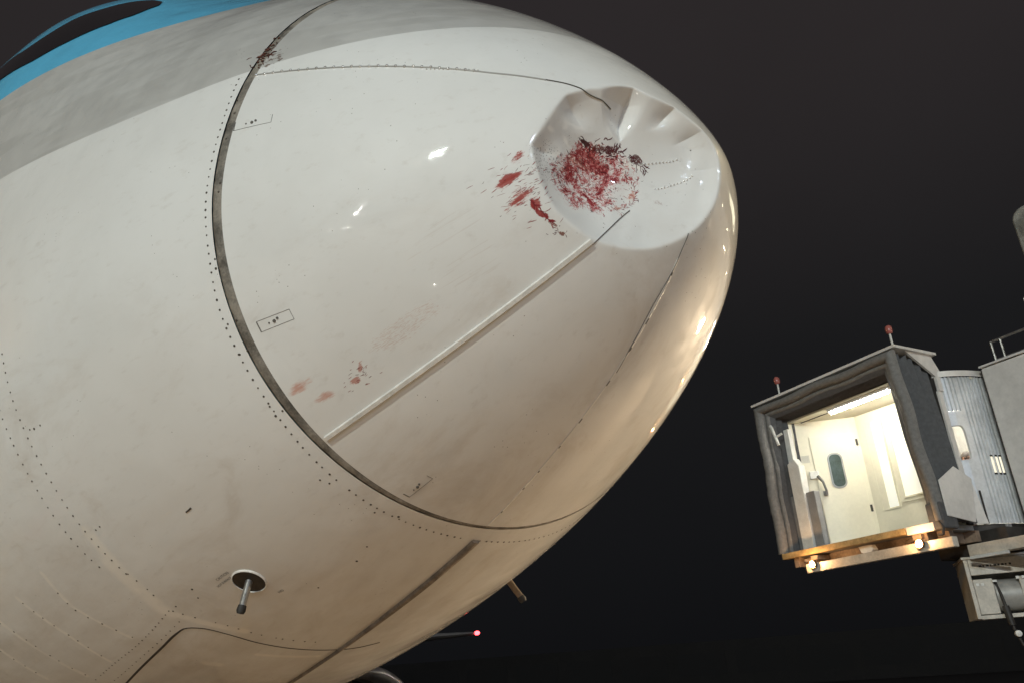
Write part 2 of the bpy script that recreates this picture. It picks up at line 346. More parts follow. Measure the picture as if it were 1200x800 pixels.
glassk = M('cockpit_glass', (.006, .006, .007), .06, var=.1, coat=1)

# ------------------------------------------------------------------ aircraft
AC = tag(empty('airliner', (0, 0, 0)), 'white airliner nose with sky blue crown, dented blood-smeared radome at its tip', 'airliner')
def at_ac(o): o.location = (0, 0, GH); return o
def grid(name, Pn, mat, closed_t=True, pole=False, smooth=9):
    ns, ntt = Pn.shape[:2]; vs = Pn.reshape(-1, 3)
    i, j = np.meshgrid(np.arange(ns-1), np.arange(ntt if closed_t else ntt-1), indexing='ij'); j2 = (j+1) % ntt
    q = np.stack([i*ntt+j, i*ntt+j2, (i+1)*ntt+j2, (i+1)*ntt+j], -1).reshape(-1, 4)
    me = bpy.data.meshes.new(name); me.vertices.add(len(vs)); me.vertices.foreach_set('co', vs.ravel())
    me.loops.add(q.size); me.loops.foreach_set('vertex_index', q.ravel().astype(np.int32))
    me.polygons.add(len(q)); me.polygons.foreach_set('loop_start', np.arange(0, q.size, 4, dtype=np.int32)); me.polygons.foreach_set('loop_total', np.full(len(q), 4, np.int32))
    me.update(calc_edges=True); me.validate()
    return at_ac(link_mesh(name, me, mat, AC, smooth))
TT = np.linspace(0, 2*PI, 721)[:-1]
rr_ = np.linspace(.004, 1, 430)[:, None]
TS = np.broadcast_to(TT, (430, 720))
radome = grid('radome', rskin(seam_s(TT)[None, :]*rr_**2, TS), paint_r)
SW = .034-.020*_sm((TT-3.7)/1.0)+.02*_sm((TT-5.6)/.7)
s0 = seam_s(TT)[None, :]+SW[None, :]
k_ = np.concatenate([np.linspace(0, 1, 160)**1.25*5.0, 5.0+np.array([.02, 1, 3, 6, 10, 17])])[:, None]
fus = surf(s0+k_, np.broadcast_to(TT, (len(k_), 720)))
fuselage = grid('fuselage', fus, paint_f)
# sealant band: a shallow step in the joint between radome and fuselage
bs = np.linspace(-.03, 1.03, 7)[:, None]; sb = seam_s(TT)[None, :]+bs*SW[None, :]; Tb = np.broadcast_to(TT, sb.shape)
ins = np.array([.004, .0010, .0004, .0006, .0004, .0010, .006])[:, None, None]
grid('radome_seal', surf(sb, Tb)-normal(sb, Tb)*ins+normal(sb, Tb)*(.0012*np.sin(Tb*90)*np.sin(Tb*37))[..., None], seal)

def curve_pts(lst, step, f=surf, jit=0.):
    """resample a polyline of (s, t) to even spacing on the skin"""
    a = np.array(lst, float); d = np.r_[0, np.cumsum(np.linalg.norm(np.diff(surf(a[:, 0], a[:, 1]), axis=0), axis=1))]
    n = max(2, int(round(d[-1]/step))+1); x = np.linspace(0, d[-1], n)
    if jit: x = np.clip(x+rng.uniform(-jit, jit, n), 0, d[-1])
    def pch(y):
        # smooth cubic (finite-difference tangents)
        m_ = np.gradient(y, d); i = np.clip(np.searchsorted(d, x)-1, 0, len(d)-2); hh = d[i+1]-d[i]; q = (x-d[i])/hh
        return (2*q**3-3*q**2+1)*y[i]+(q**3-2*q**2+q)*hh*m_[i]+(-2*q**3+3*q**2)*y[i+1]+(q**3-q**2)*hh*m_[i+1]
    return np.stack([pch(a[:, 0]), pch(a[:, 1])], 1)
def ribbon(name, lst, w, h, mat, f=surf, step=.012, lift=0., taper=None, mb=None, parent=AC, dense=True):
    a = curve_pts(lst, step) if dense else np.array(lst, float); Pn = f(a[:, 0], a[:, 1]); N = snorm(a[:, 0], a[:, 1], f)
    T = np.gradient(Pn, axis=0); T /= np.linalg.norm(T, axis=1, keepdims=True); S = np.cross(N, T); S /= np.linalg.norm(S, axis=1, keepdims=True)
    b = mb or MB(); m = len(a); o = len(b.v); ww = np.full(m, w) if taper is None else w*np.interp(np.linspace(0, 1, m), *taper)
    ring = ((-.5, -.004), (-.5, h*.6), (-.36, h), (.36, h), (.5, h*.6), (.5, -.004))
    for i in range(m):
        for x, z in ring: b.v.append(tuple(Pn[i]+S[i]*x*ww[i]+N[i]*(z+lift)))
    n = len(ring)
    b.f += [(o+i*n+j, o+i*n+(j+1) % n, o+(i+1)*n+(j+1) % n, o+(i+1)*n+j) for i in range(m-1) for j in range(n)]
    b.f += [tuple(o+j for j in range(n))[::-1], tuple(o+(m-1)*n+j for j in range(n))]
    return None if mb is not None else at_ac(b.build(name, mat, parent, R(50)))
def disc(b, s, t, r, h, f=surf, n=8):
    p = f(np.array(s), np.array(t)); N = snorm(np.array(s), np.array(t), f); p = Vector(p); N = Vector(N); a = N.orthogonal().normalized(); c = N.cross(a)
    b.add([p+(a*math.cos(q*2*PI/n)+c*math.sin(q*2*PI/n))*r-N*.003 for q in range(n)]+[p+(a*math.cos(q*2*PI/n)+c*math.sin(q*2*PI/n))*r*.8+N*h for q in range(n)],
          [(i, (i+1) % n, n+(i+1) % n, n+i) for i in range(n)]+[tuple(range(n, 2*n))])

# lightning diverter strips on the radome
T1, T2, T3 = 2.8163, 4.0593, 4.7046
def ray_strip(t, sa, sb, n=60): return [(s, t) for s in np.linspace(math.sqrt(sa), math.sqrt(sb), n)**2]
def st_end(t): return float(seam_s(np.array(t)))-.002
ribbon('diverter_strip', ray_strip(T2, .2275, st_end(T2)-.01), .017, .0085, wbar, rskin)
ribbon('diverter_strip', [(.2106, 2.7969), (.26, 2.806)]+ray_strip(T1, .330, st_end(T1)-.004), .0055, .0022, M('strip_grey', (.36, .35, .33), .5), rskin)
ribbon('diverter_strip', ray_strip(T3, .150, st_end(T3)-.004), .0065, .0022, M('strip_pale', (.76, .73, .68), .45), rskin)
def wire(lst, r0=.0022):
    a = curve_pts(lst, .012); N = snorm(a[:, 0], a[:, 1], rskin); Pn = rskin(a[:, 0], a[:, 1])+N*.0018
    return at_ac(MB().tube([Vector(p) for p in Pn], r0, 6).build('bonding_wire', M('dark_wire', (.09, .08, .07), .5), AC, 9))
wire([(.2106,2.7969),(.1699,2.7882),(.1322,2.8057),(.0833,2.7533)], .0014); wire([(.2315,4.0797),(.175,4.0797),(.1264,4.0797),(.102,4.0885)], .0013)
wire([(.441,4.7111),(.3391,4.6937),(.2443,4.6819),(.1651,4.6993),(.1279,4.6993),(.1016,4.7081)], .0013)
b = MB(); c = MB()
for q in range(26):
    s_ = (math.sqrt(.36)+(math.sqrt(st_end(T1))-math.sqrt(.36))*q/25)**2
    disc(b, s_, T1+rng.uniform(-.002, .002), .0055, .0045, rskin)
tag(at_ac(b.build('strip_fastener', M('strip_metal', (.8, .78, .75), .25, .6), AC, 9)), kind='stuff')
for q in range(9):
    s_ = .17+q*.105+rng.uniform(-.02, .02); L_ = rng.uniform(.006, .020)
    ribbon(None, [(s_, T3), (s_+L_*.5, T3), (s_+L_, T3)], .0058, .0024, None, rskin, .004, mb=c)
tag(at_ac(c.build('strip_segment', drk, AC)), kind='stuff')
b = MB()
for lst, st in ([(.034,3.5998),(.0163,3.722),(.0053,3.9139)], .011), ([(.0434,4.1321),(.0258,4.359),(.0121,4.7866)], .011), ([(.4717,2.8295),(.3517,2.8081)], .013):
    for s_, t_ in curve_pts(lst, st): disc(b, s_, t_, .0026, .0030, rskin)
tag(at_ac(b.build('strip_bead', M('bead_metal', (.82, .80, .77), .2, .5), AC, 9)), kind='stuff')

b = MB()
for q in range(46):
    t_ = 2.722+.030*rng.normal(); s_ = float(seam_s(np.array(t_)))+.017+.016*rng.normal(); p = Vector(surf(np.array(s_), np.array(t_))); N = Vector(normal(np.array(s_), np.array(t_)))
    a_ = N.orthogonal().normalized(); a_.rotate(Matrix.Rotation(rng.uniform(0, 6.3), 3, N)); L_ = rng.uniform(.006, .026); r_ = rng.uniform(.001, .0030)
    b.tube([p-a_*L_/2+N*r_*.4, p+N*(r_*.4+.002), p+a_*L_/2+N*r_*.4], [r_*.4, r_, r_*.4], 5)
tag(at_ac(b.build('joint_residue', M('brown_residue', (.12, .035, .02), .7, var=.4, scale=80), AC, 9)), kind='stuff')
# strands of dried blood and down stuck to the dented skin
from mathutils.bvhtree import BVHTree
bvh = BVHTree.FromObject(radome, bpy.context.evaluated_depsgraph_get())
def on_skin(u, v):
    h = bvh.ray_cast(Vector(DC+DU*u+DV*v+DN*.6), Vector(-DN)); return (h[0], h[1]) if h[0] is not None else (None, None)
def strand(b, u, v, ang, L, r, curl, n=6):
    pts = []; a = ang
    for q in range(n):
        p, N = on_skin(u, v)
        if p is None: return
        pts.append(p+N*r*.35); u += math.cos(a)*L/n; v += math.sin(a)*L/n; a += rng.normal(0, curl)
    b.tube(pts, [r*math.sin(PI*(.12+.8*q/(n-1))) for q in range(n)], 5)
bd, br = MB(), MB()
for q in range(46): x = rng.uniform(-.085, .022); strand(bd, x, .066+.012*rng.normal()-.03*abs(x+.03), rng.normal(.1, .8), rng.uniform(.010, .034), rng.uniform(.0010, .0026), .45)
for q in range(7): strand(bd, rng.uniform(-.005, .012), rng.uniform(.062, .075), rng.normal(1.5, .3), rng.uniform(.02, .04), rng.uniform(.0015, .003), .25)
for q in range(12): x = rng.uniform(0, 1); strand(bd, -.125+x*.05, .090-x*.028+.004*rng.normal(), -.5+rng.normal(0, .5), rng.uniform(.012, .03), rng.uniform(.001, .0022), .4)
for q in range(26): x = rng.uniform(0, 1); strand(bd, .045+x*.06, .062-x*.034+.006*rng.normal(), -.6+rng.normal(0, .8), rng.uniform(.012, .035), rng.uniform(.0010, .0022), .5)
for q in range(230):
    t_ = rng.uniform(0, 2*PI); d_ = rng.uniform(0, 1)**.55; strand(bd if rng.random() < .4 else br, -.062+.150*d_*math.cos(t_), -.030+.112*d_*math.sin(t_), rng.uniform(0, 2*PI), rng.uniform(.006, .026), rng.uniform(.0006, .0017), .6)
for q in range(40):
    t_ = rng.uniform(-1.9, .9); strand(br, -.02+.085*math.cos(t_), -.055+.062*math.sin(t_), t_+1.57+rng.normal(0, .3), rng.uniform(.01, .03), rng.uniform(.0006, .0014), .3)
for q in range(34): x = rng.uniform(0, 1); strand(br, -.292+x*.065, -.135-x*.062+.004*rng.normal(), -.75+rng.normal(0, .35), rng.uniform(.012, .035), rng.uniform(.0009, .0024), .35)
for q in range(60): strand(br if rng.random() < .7 else bd, -.325+.035*rng.normal(), -.085+.05*rng.normal(), .58+rng.normal(0, .18), rng.uniform(.008, .03), rng.uniform(.0005, .0011), .15)
for q in range(26): strand(br if rng.random() < .5 else bd, -.69+.022*rng.normal(), -.60+.024*rng.normal(), .6+rng.normal(0, .3), rng.uniform(.006, .018), rng.uniform(.0006, .0012), .2)
for q in range(45): strand(br, -.312+.045*rng.normal(), -.115+.045*rng.normal(), .58+rng.normal(0, .2), rng.uniform(.008, .035), rng.uniform(.0006, .0014), .15)
for q in range(60): strand(bd, -.05+.16*rng.normal(), -.03+.09*rng.normal(), rng.uniform(0, 6), rng.uniform(.002, .006), rng.uniform(.0006, .0013), .2, 4)
for q in range(10): strand(bd, -.206+.016*rng.normal(), -.222+.006*rng.normal(), rng.uniform(0, 3), rng.uniform(.005, .016), rng.uniform(.0008, .0016), .5)
tag(at_ac(bd.build('dried_strands', M('dried_blood', (.085, .008, .012), .45, var=.3, scale=60), AC, 9)), kind='stuff')
tag(at_ac(br.build('blood_strands', M('fresh_blood', (.25, .014, .018), .38, var=.3, scale=60), AC, 9)), kind='stuff')

# rivets
b = MB()
def row(lst, step, r=.0043, h=.0010, jit=.003, skip=.02):
    for s_, t_ in curve_pts(lst, step, jit=jit):
        if rng.random() > skip: disc(b, s_, t_, r*rng.uniform(.8, 1.15), h, n=7)
ROW_JOINT = [(1.069,2.8229),(1.0684,2.9727),(1.0802,3.107),(1.093,3.2478),(1.1031,3.4139),(1.1222,3.5831),(1.129,3.7454),(1.1364,3.9041),(1.1514,4.0805),(1.1657,4.3008),(1.1700,4.4862),(1.1774,4.7213),(1.2036,4.9621),(1.236,5.1883),(1.25,5.35)]
ROW_A = [(2.1945,3.45),(2.1945,3.5523),(2.1886,3.6638),(2.190,3.7686),(2.199,3.8893),(2.199,3.9829),(2.1966,4.0127)]
ROW_B = [(2.10,3.42),(2.10,3.54),(2.0955,3.6319),(2.095,3.7648),(2.1055,3.8841),(2.1118,3.9817),(2.1178,4.0651)]
row(ROW_JOINT, .029); row(ROW_A, .036); row(ROW_B, .036)
for lst in ([(2.5116,3.9724),(2.5248,4.0209),(2.5361,4.0667),(2.485,4.1667),(2.4617,4.2219)], [(2.7774,3.985),(2.76,4.0358),(2.7385,4.1097),(2.7341,4.198),(2.7505,4.2527)],
            [(3.0617,4.004),(3.0261,4.0498),(3.0077,4.1248),(3.0016,4.1997),(2.9963,4.2478)], [(3.293,4.0668),(3.2625,4.1392),(3.2612,4.2027)]):
    row(lst, .058, jit=.012, skip=.12)
row([(2.1535,4.2139),(2.3207,4.2339),(2.5083,4.2503),(2.7392,4.2616),(2.999,4.2779)], .038, .004)
row([(2.1867,4.258),(2.3614,4.2738),(2.5885,4.2888),(2.8524,4.3063),(2.9637,4.3123)], .047, .0035)
row([(2.1111,4.0675),(2.1149,4.1373),(2.1474,4.2037),(2.1132,4.2663),(2.067,4.3486),(2.0519,4.4309),(2.0315,4.5377),(2.0072,4.633)], .045, .004, jit=.01, skip=.1)
for s_, t_ in [(1.0312,2.9593),(1.0397,3.0441),(1.0417,3.189),(1.0472,3.2179),(1.0856,3.6286),(1.1155,3.6267),(1.0973,3.721),(1.1247,3.7193),(1.0861,3.431),(1.0909,3.4595),(1.0379,2.9115),(1.1382,3.8907),(1.1425,3.9226),(1.1138,3.9205),(1.1957,4.1524),(1.1846,4.1781),(1.1869,4.3448),(1.1603,4.4118),(1.3373,4.4214),(1.422,4.4389),(1.6285,4.4283),(1.9862,4.2294),(1.9601,4.199),(2.1054,4.2144),(2.0416,3.6331),(2.0039,3.633),(2.0655,3.6297),(2.0555,3.928),(2.0275,3.926)]: disc(b, s_, t_, .0052 if (s_*100) % 1 < .3 else .004, .0012)
tag(at_ac(b.build('rivets', drk, AC)), kind='stuff')

# belly keel strip and hatch seam
ribbon('keel_strip', [(1.176,4.7135),(1.2428,4.7125),(1.3573,4.708),(1.5142,4.703),(1.6687,4.698),(1.8334,4.695),(2.0278,4.694),(2.2413,4.693),(2.4673,4.695),(3.2,4.70)],
       .030, .012, M('keel_rub_strip', (.20, .165, .13), .75, var=.3, scale=20, bump=.002), taper=([0, .05, .2, .36, .5, 1], [1, 1, .9, .55, .30, .28]))
ribbon('hatch_seam', [(3.4,4.385),(2.8964,4.3377),(2.6804,4.3172),(2.4256,4.2964),(2.2662,4.2837),(2.2146,4.2841),(2.1508,4.3194),(2.126,4.3723),(2.1176,4.4569),(2.1061,4.5542),(2.0887,4.6521),(2.0634,4.7515),(2.0237,4.8069)],
       .010, .0015, gap, step=.02, taper=([0, .55, .62, 1], [1, 1, .55, .5]))
ribbon('scuff_mark', [(1.66, 4.013), (1.645, 4.012), (1.63, 4.010)], .006, .002, drk, step=.006)

# cockpit side window, seen edge-on below the crown
bot = np.array([(2.1127,2.318),(2.128,2.3914),(2.2354,2.465),(2.364,2.5323),(2.5276,2.5909),(2.7866,2.6235),(3.5,2.655)])
top = np.array([(2.1127,2.318),(2.15,2.285),(2.2657,2.2759),(2.3829,2.3109),(2.4645,2.3657),(2.5749,2.4117),(2.6324,2.4801),(2.7521,2.5316),(3.0364,2.5433),(3.5,2.57)])
sv = np.r_[np.linspace(2.1127, 2.2, 14), np.linspace(2.21, 3.5, 60)]
tb_ = np.interp(sv, bot[:, 0], bot[:, 1]); tt_ = np.minimum(np.interp(sv, top[:, 0], top[:, 1]), tb_-.0005)
for _ in range(3):
    tb_[1:-1] = (tb_[:-2]+2*tb_[1:-1]+tb_[2:])/4; tt_[1:-1] = (tt_[:-2]+2*tt_[1:-1]+tt_[2:])/4
fr = np.linspace(0, 1, 7)[None, :]; tw = tb_[:, None]*(1-fr)+tt_[:, None]*fr; sw = np.broadcast_to(sv[:, None], tw.shape)
wn = surf(sw, tw)+normal(sw, tw)*.004
grid('cockpit_window', wn, glassk, closed_t=False)

# latch outlines with their fasteners
def latch(s1, t1, s2, t2, w, skipside=()):
    b = MB(); c = MB(); g_ = surf(np.array([s1]), np.array([t1]))[0]
    rad = np.linalg.norm(g_[1:]); dt = w/rad/2
    E_ = [((s1, t1-dt), (s2, t2-dt)), ((s2, t2-dt), (s2, t2+dt)), ((s2, t2+dt), (s1, t1+dt)), ((s1, t1+dt), (s1, t1-dt))]
    for q, (A, B) in enumerate(E_):
        if q in skipside: continue
        ribbon(None, [A, tuple((np.array(A)+B)/2), B], .0038 if q == 3 else .0014, .0008, None, mb=b, step=.01)
    sm, tm = s1*.52+s2*.48, t1*.52+t2*.48
    disc(b, sm, tm, .0062, .003); disc(b, sm-.012, tm-.004, .0045, .003); disc(b, s1*.68+s2*.32, t1*.68+t2*.32, .0032, .002)
    at_ac(b.build('latch_mark', ink, AC))
latch(1.018, 3.0085, .8900, 3.0055, .030, (0,))
latch(1.0300, 3.6745, .9240, 3.684, .034)
latch(1.0700, 4.3712, .9700, 4.3768, .022, (0,))

# stencilled warnings beside the probe
def stencil(txt, s_, t_, size, s2, t2, nm='stencil_text'):
    cu = bpy.data.curves.new(nm, 'FONT'); cu.body = txt; cu.size = size; cu.align_x = 'LEFT'; cu.resolution_u = 2
    ob = bpy.data.objects.new(nm, cu); me = bpy.data.meshes.new_from_object(ob); bpy.data.objects.remove(ob)
    p0 = surf(np.array([s_]), np.array([t_]))[0]; p1 = surf(np.array([s2]), np.array([t2]))[0]; N = normal(np.array([s_]), np.array([t_]))[0]
    X = p1-p0; X -= N*(X@N); X /= np.linalg.norm(X); Y = np.cross(N, X)
    co = np.empty(len(me.vertices)*3); me.vertices.foreach_get('co', co); co = co.reshape(-1, 3)
    me.vertices.foreach_set('co', (p0+X*co[:, :1]+Y*co[:, 1:2]+N*.0022-N*(co[:, :1]**2+co[:, 1:2]**2)*.12).ravel())
    at_ac(link_mesh(nm, me, ink, AC))
ink = M('dark_ink', (.035, .03, .026), .6)
stencil('CAUTION', 1.838, 4.2203, .0165, 1.7196, 4.2199); stencil('HOT SURFACE', 1.868, 4.2377, .0138, 1.7383, 4.2353); stencil('NO', 1.7376, 4.363, .017, 1.6824, 4.3672)

# hot probe: dark round plate with a pale rim, slanted tube
def probe(s_, t_, r, L, lean, mat_tube, plate=True, rt=.0125):
    p = Vector(surf(np.array(s_), np.array(t_))); N = Vector(normal(np.array(s_), np.array(t_)))
    o = empty('probe', (0, 0, GH)); o.parent = AC
    if plate:
        a = N.orthogonal().normalized(); c = N.cross(a); n = 28
        def ring(rad, h): return [p+(a*math.cos(q*2*PI/n)+c*math.sin(q*2*PI/n))*rad+N*h for q in range(n)]
        def lath(prof, cap=True):
            vs = []; fs = []
            for rad, h in prof: vs += ring(rad, h)
            for i in range(len(prof)-1): fs += [(i*n+k, i*n+(k+1) % n, (i+1)*n+(k+1) % n, (i+1)*n+k) for k in range(n)]
            if cap: fs.append(tuple((len(prof)-1)*n+k for k in range(n)))
            return MB().add(vs, fs)
        lath([(r*1.055, -.004), (r*1.055, .004), (r*1.0, .006), (r*.985, .002)], False).build('rim', wbar, o, R(40))
        lath([(r*.99, .0005), (r*.98, .003)]).build('base_plate', M('burnt_plate', (.040, .030, .020), .55, .3, var=.5, scale=30, bump=.001), o, R(40))
    D = (N+Vector(lean)).normalized(); e = p+D*L
    MB().tube([p-D*.01, p+D*L*.4, p+D*L*.85, e], [rt*1.05, rt, rt, rt*1.02], 14).build('tube', mat_tube, o, R(50))
    D2 = (D+Vector(lean)*.8+Vector((-.2, 0, 0))).normalized()
    MB().tube([e-D*.006, e+D2*.012, e+D2*.022], [rt*1.15, rt*1.28, rt*.95], 14).build('nozzle', M('dark_hollow_end', (.022, .018, .015), .7), o, R(50))  # near-black tip, its colour standing for the shade inside the open end
probe(1.7516, 4.2744, .060, .098, (-.10, .12, 0), metal)
probe(1.7975, 5.2327, .03, .085, (.05, .0, 0), M('brown_tube', (.19, .14, .10), .6, .2, var=.3), False, .014)

# nose gear, port wing and engine beyond the belly
galv_dark = M('gear_grey', (.20, .20, .20), .5, .3, var=.2)
o = empty('nose_gear', (-4.9, 0, 0)); o.parent = AC
MB().tube([(0, 0, .36), (0, 0, 1.35)], .085, 16).tube([(0, 0, .9), (-.7, 0, 1.4)], .045, 10).build('strut', galv_dark, o, R(40))
for s_ in (-.2, .2):
    w_ = MB().lathe([(.16, -.10), (.30, -.10), (.34, -.06), (.345, 0), (.34, .06), (.30, .10), (.16, .10)], (0, s_, .345), 'y', 28).build('wheel', rubber, o, R(50))
    MB().lathe([(.0, -.085), (.15, -.085), (.165, -.06), (.165, .06), (.15, .085), (0, .085)], (0, s_, .345), 'y', 20).build('rim', metal, w_, R(40))
def wing_sec(x, y, z, ch, th):
    P_ = []
    for q in range(24):
        a = q/24*2*PI; cx = .5+.5*math.cos(a); yt = 5*th*(.2969*math.sqrt(cx)-.126*cx-.3516*cx**2+.2843*cx**3-.1015*cx**4)
        P_.append((x-ch*cx, y, z+(yt if a < PI else -yt)*ch))
    return P_
b = MB(); secs = [(-13.2, 1.6, 2.15, 7.0, .13), (-16.2, 6.0, 2.50, 4.4, .11), (-23.0, 17.0, 3.28, 1.6, .09)]
secs = [wing_sec(*a) for a in secs]; n = 24
b.add([p for a in secs for p in a], [(i*n+k, i*n+(k+1) % n, (i+1)*n+(k+1) % n, (i+1)*n+k) for i in range(2) for k in range(n)]+[tuple(2*n+k for k in range(n))])
wing = b.build('wing', M('wing_grey', (.50, .50, .50), .35, .2, var=.1, scale=2, coat=.3), AC, R(40))
MB().lathe([(0, .12), (.04, .11), (.065, .06), (.072, 0), (.065, -.07), (0, -.10)], (-22.95, 17.02, 3.28), 'x', 14).build('navigation_light', M('red_lamp', (.6, .02, .02), .3, emit=(1, .06, .07), es=9), wing, 9)
eng = empty('engine', (-9.9, 4.83, .98)); eng.parent = AC
MB().lathe([(.93, -.10), (1.0, -.5), (1.05, -1.3), (1.0, -2.6), (.80, -3.6), (.55, -3.9)], (0, 0, 0), 'x', 48).build('nacelle', paint_f, eng, R(40))
MB().lathe([(.78, -.45), (.77, -.2), (.80, -.06), (.845, 0), (.89, -.02), (.925, -.09), (.932, -.11)], (0, 0, 0), 'x', 48).build('inlet_lip', M('polished_lip', (.85, .84, .83), .38, 1., var=.05), eng, R(60))
MB().lathe([(0, -.42), (.16, -.5), (.26, -.72), (.78, -.74)], (0, 0, 0), 'x', 40).build('fan', M('fan_dark', (.05, .05, .055), .35, .8), eng, R(40))
MB().hexa([(-1.5, -.12, .9), (-4.2, -.12, .7), (-4.2, .12, .7), (-1.5, .12, .9), (-2.2, -.1, 1.2), (-6.0, -.1, 1.3), (-6.0, .1, 1.3), (-2.2, .1, 1.2)]).build('pylon', wbar, eng)

# ------------------------------------------------------------------ passenger boarding bridge on the port side
FZ = 3.42; BY = -.2122
JB = tag(empty('boarding_bridge', (-5.635, 11.44, 0), BY), 'grey passenger boarding bridge with open lit cab, folded bellows and two glowing bumper lamps', 'boarding bridge')
def jb(o): 
    o.location = (0, 0, FZ); return o
cream = M('cream_panel', (.75, .71, .58), .5, var=.05, scale=2); ceilm = M('ceiling_panel', (.72, .68, .55), .55, var=.05)
fab = M('bellows_fabric', (.085, .086, .092), .8, var=.18, scale=16, bump=.005); pad = M('pad_fabric', (.185, .178, .172), .75, var=.18, scale=16, bump=.006)
shell = M('bridge_grey', (.73, .70, .675), .5, .1, var=.12, scale=1.2); dks = M('dark_steel', (.05, .045, .042), .6, .3, var=.3); shell2 = M('corrugated_grey', (.66, .675, .70), .42, .25, var=.15, scale=2)
white = M('white_enamel', (.70, .69, .66), .4, var=.1); ply = M('plywood_edge', (.42, .29, .13), .6, var=.3, scale=9)
steel = M('primer_steel', (.26, .19, .14), .6, .1, var=.35, scale=3, bump=.004); dks = M('dark_steel', (.05, .045, .042), .6, .3, var=.3)
beige = M('beige_steel', (.58, .53, .46), .5, .1, var=.2, scale=3); greyp = M('grey_cabinet', (.24, .24, .245), .5, var=.12)
# --- padded rim of the bellows: left, top and right cushions, slightly sagging
def upath(o, n=26):
    A = [(-1.68+o*1.15, 0.0), (-1.66+o*1.15, 2.78-o*.9), (1.54-o, 2.80-o*.9), (1.70-o, .0)]
    out = []
    for a, b_ in zip(A[:-1], A[1:]): out.append([(a[0]+(b_[0]-a[0])*t, a[1]+(b_[1]-a[1])*t) for t in np.linspace(0, 1, n)])
    return out
def cushion(seg, o0, o1, y0, depth, mat, name, amp):
    pa, pb = upath(o0)[seg], upath(o1)[seg]; vs = []; fs = []; m = len(pa); prof = [(0, .9), (.06, .35), (.25, .03), (.5, -.04), (.75, .03), (.94, .35), (1, .9)]
    for i in range(m):
        w = amp*math.sin(i*.52+seg*1.7)*math.sin(PI*i/(m-1)); fold = .012*math.sin(i*2.4+seg)*math.sin(PI*i/(m-1))
        for f, d in prof:
            x = pa[i][0]*(1-f)+pb[i][0]*f+(w if seg != 1 else 0); z = pa[i][1]*(1-f)+pb[i][1]*f+(w if seg == 1 else 0)
            vs.append((x, y0+depth*d+fold*math.sin(f*PI), z))
    n = len(prof); fs = [(i*n+j, (i+1)*n+j, (i+1)*n+j+1, i*n+j+1) for i in range(m-1) for j in range(n-1)]
    return jb(MB().add(vs, fs).build(name, mat, JB, R(60)))
for sg in range(3):
    cushion(sg, 0, .17 if sg != 1 else .17, -.06, .14, pad, 'bellows_pad', .022)
    cushion(sg, .15, .255, .05, .10, pad, 'inner_pad', .015)
def accordion(offs, y0, y1, mat, name):
    vs = []; m = len(offs); P_ = [sum((s if q == 0 else s[1:] for q, s in enumerate(upath(o, 10))), []) for o in offs]; n = len(P_[0])
    for k, p in enumerate(P_):
        y = y0+(y1-y0)*k/(m-1); vs += [(x+.008*math.sin(i*1.3+k), y+.01*math.sin(i*.7+k*2), z) for i, (x, z) in enumerate(p)]
    return jb(MB().add(vs, [(k*n+i, k*n+i+1, (k+1)*n+i+1, (k+1)*n+i) for k in range(m-1) for i in range(n-1)]).build(name, mat, JB, R(20)))
accordion([.03, .13, .04, .14, .04, .15, .05, .16, .06, .16, .08, .17], .02, .95, fab, 'bellows')
accordion([.23, .32, .25, .35, .28, .38, .31, .41, .34, .44], .07, .62, fab, 'bellows_lining')
jb(MB().box(-1.70, 1.60, -.02, 1.05, 2.815, 2.86).build('roof_sheet', shell, JB))
jb(MB().prism([(1.50, .25, 2.865), (1.50, .95, 2.865), (1.50, 1.12, 2.55), (1.50, 1.12, 2.2), (1.50, .98, 2.2), (1.50, .97, 2.45)], (.04, 0, 0)).build('corner_plate', shell, JB))
jb(MB().box(1.475, 1.51, .97, 1.09, .55, 2.2).build('corner_post', shell, JB)); jb(MB().box(1.388, 1.470, .955, 1.01, 0, 2.81).build('corner_seal', dks, JB))
jb(MB().prism([(1.70, .06, .60), (1.70, .51, .84), (1.70, .88, .67), (1.70, .70, -.02), (1.70, .06, .06)], (.02, 0, 0)).build('side_panel', shell, JB, bevel=.006))
jb(MB().prism([(1.50, .97, 0), (1.50, .97, .62), (1.56, 1.10, .62), (1.60, 1.18, 0)], (.02, -.008, 0)).build('side_panel', shell, JB))
def beacon(x):
    o = empty('obstruction_lamp', (x, .02, FZ+2.86)); o.parent = JB
    MB().tube([(0, 0, 0), (0, 0, .22)], .018, 8).build('stem', white, o, R(40))
    MB().lathe([(.035, .2), (.05, .22), (.058, .27), (.05, .32), (.028, .345), (0, .35)], n=14).build('lens', M('red_lens', (.42, .13, .11), .3, var=.1), o, 9)
beacon(-.97); beacon(1.56)
# --- cab room
def panel(name, p, q, z0, z1, t, mat, **k):
    p, q = Vector((*p, 0)), Vector((*q, 0)); d = (q-p).normalized(); nn = Vector((-d.y, d.x, 0))*t
    return jb(MB().prism([p+Vector((0,0,z0)), q+Vector((0,0,z0)), q+Vector((0,0,z1)), p+Vector((0,0,z1))], nn).build(name, mat, JB, **k))
panel('cab_wall', (-1.40, .33), (-1.30, .40), 0, 2.40, .04, cream)
panel('cab_wall', (-1.30, .40), (-.50, 1.36), 0, 2.40, .04, cream)
panel('cab_wall', (-.50, 1.36), (.76, 1.41), 0, 2.40, .04, cream)
panel('cab_wall', (.76, 1.46), (.76, 2.6), 0, 2.40, .04, white)
panel('cab_wall', (.76, 2.6), (1.95, 2.6), 0, 2.40, .04, white)
panel('cab_wall', (1.385, .50), (1.385, 1.0), 0, 2.80, .03, cream)
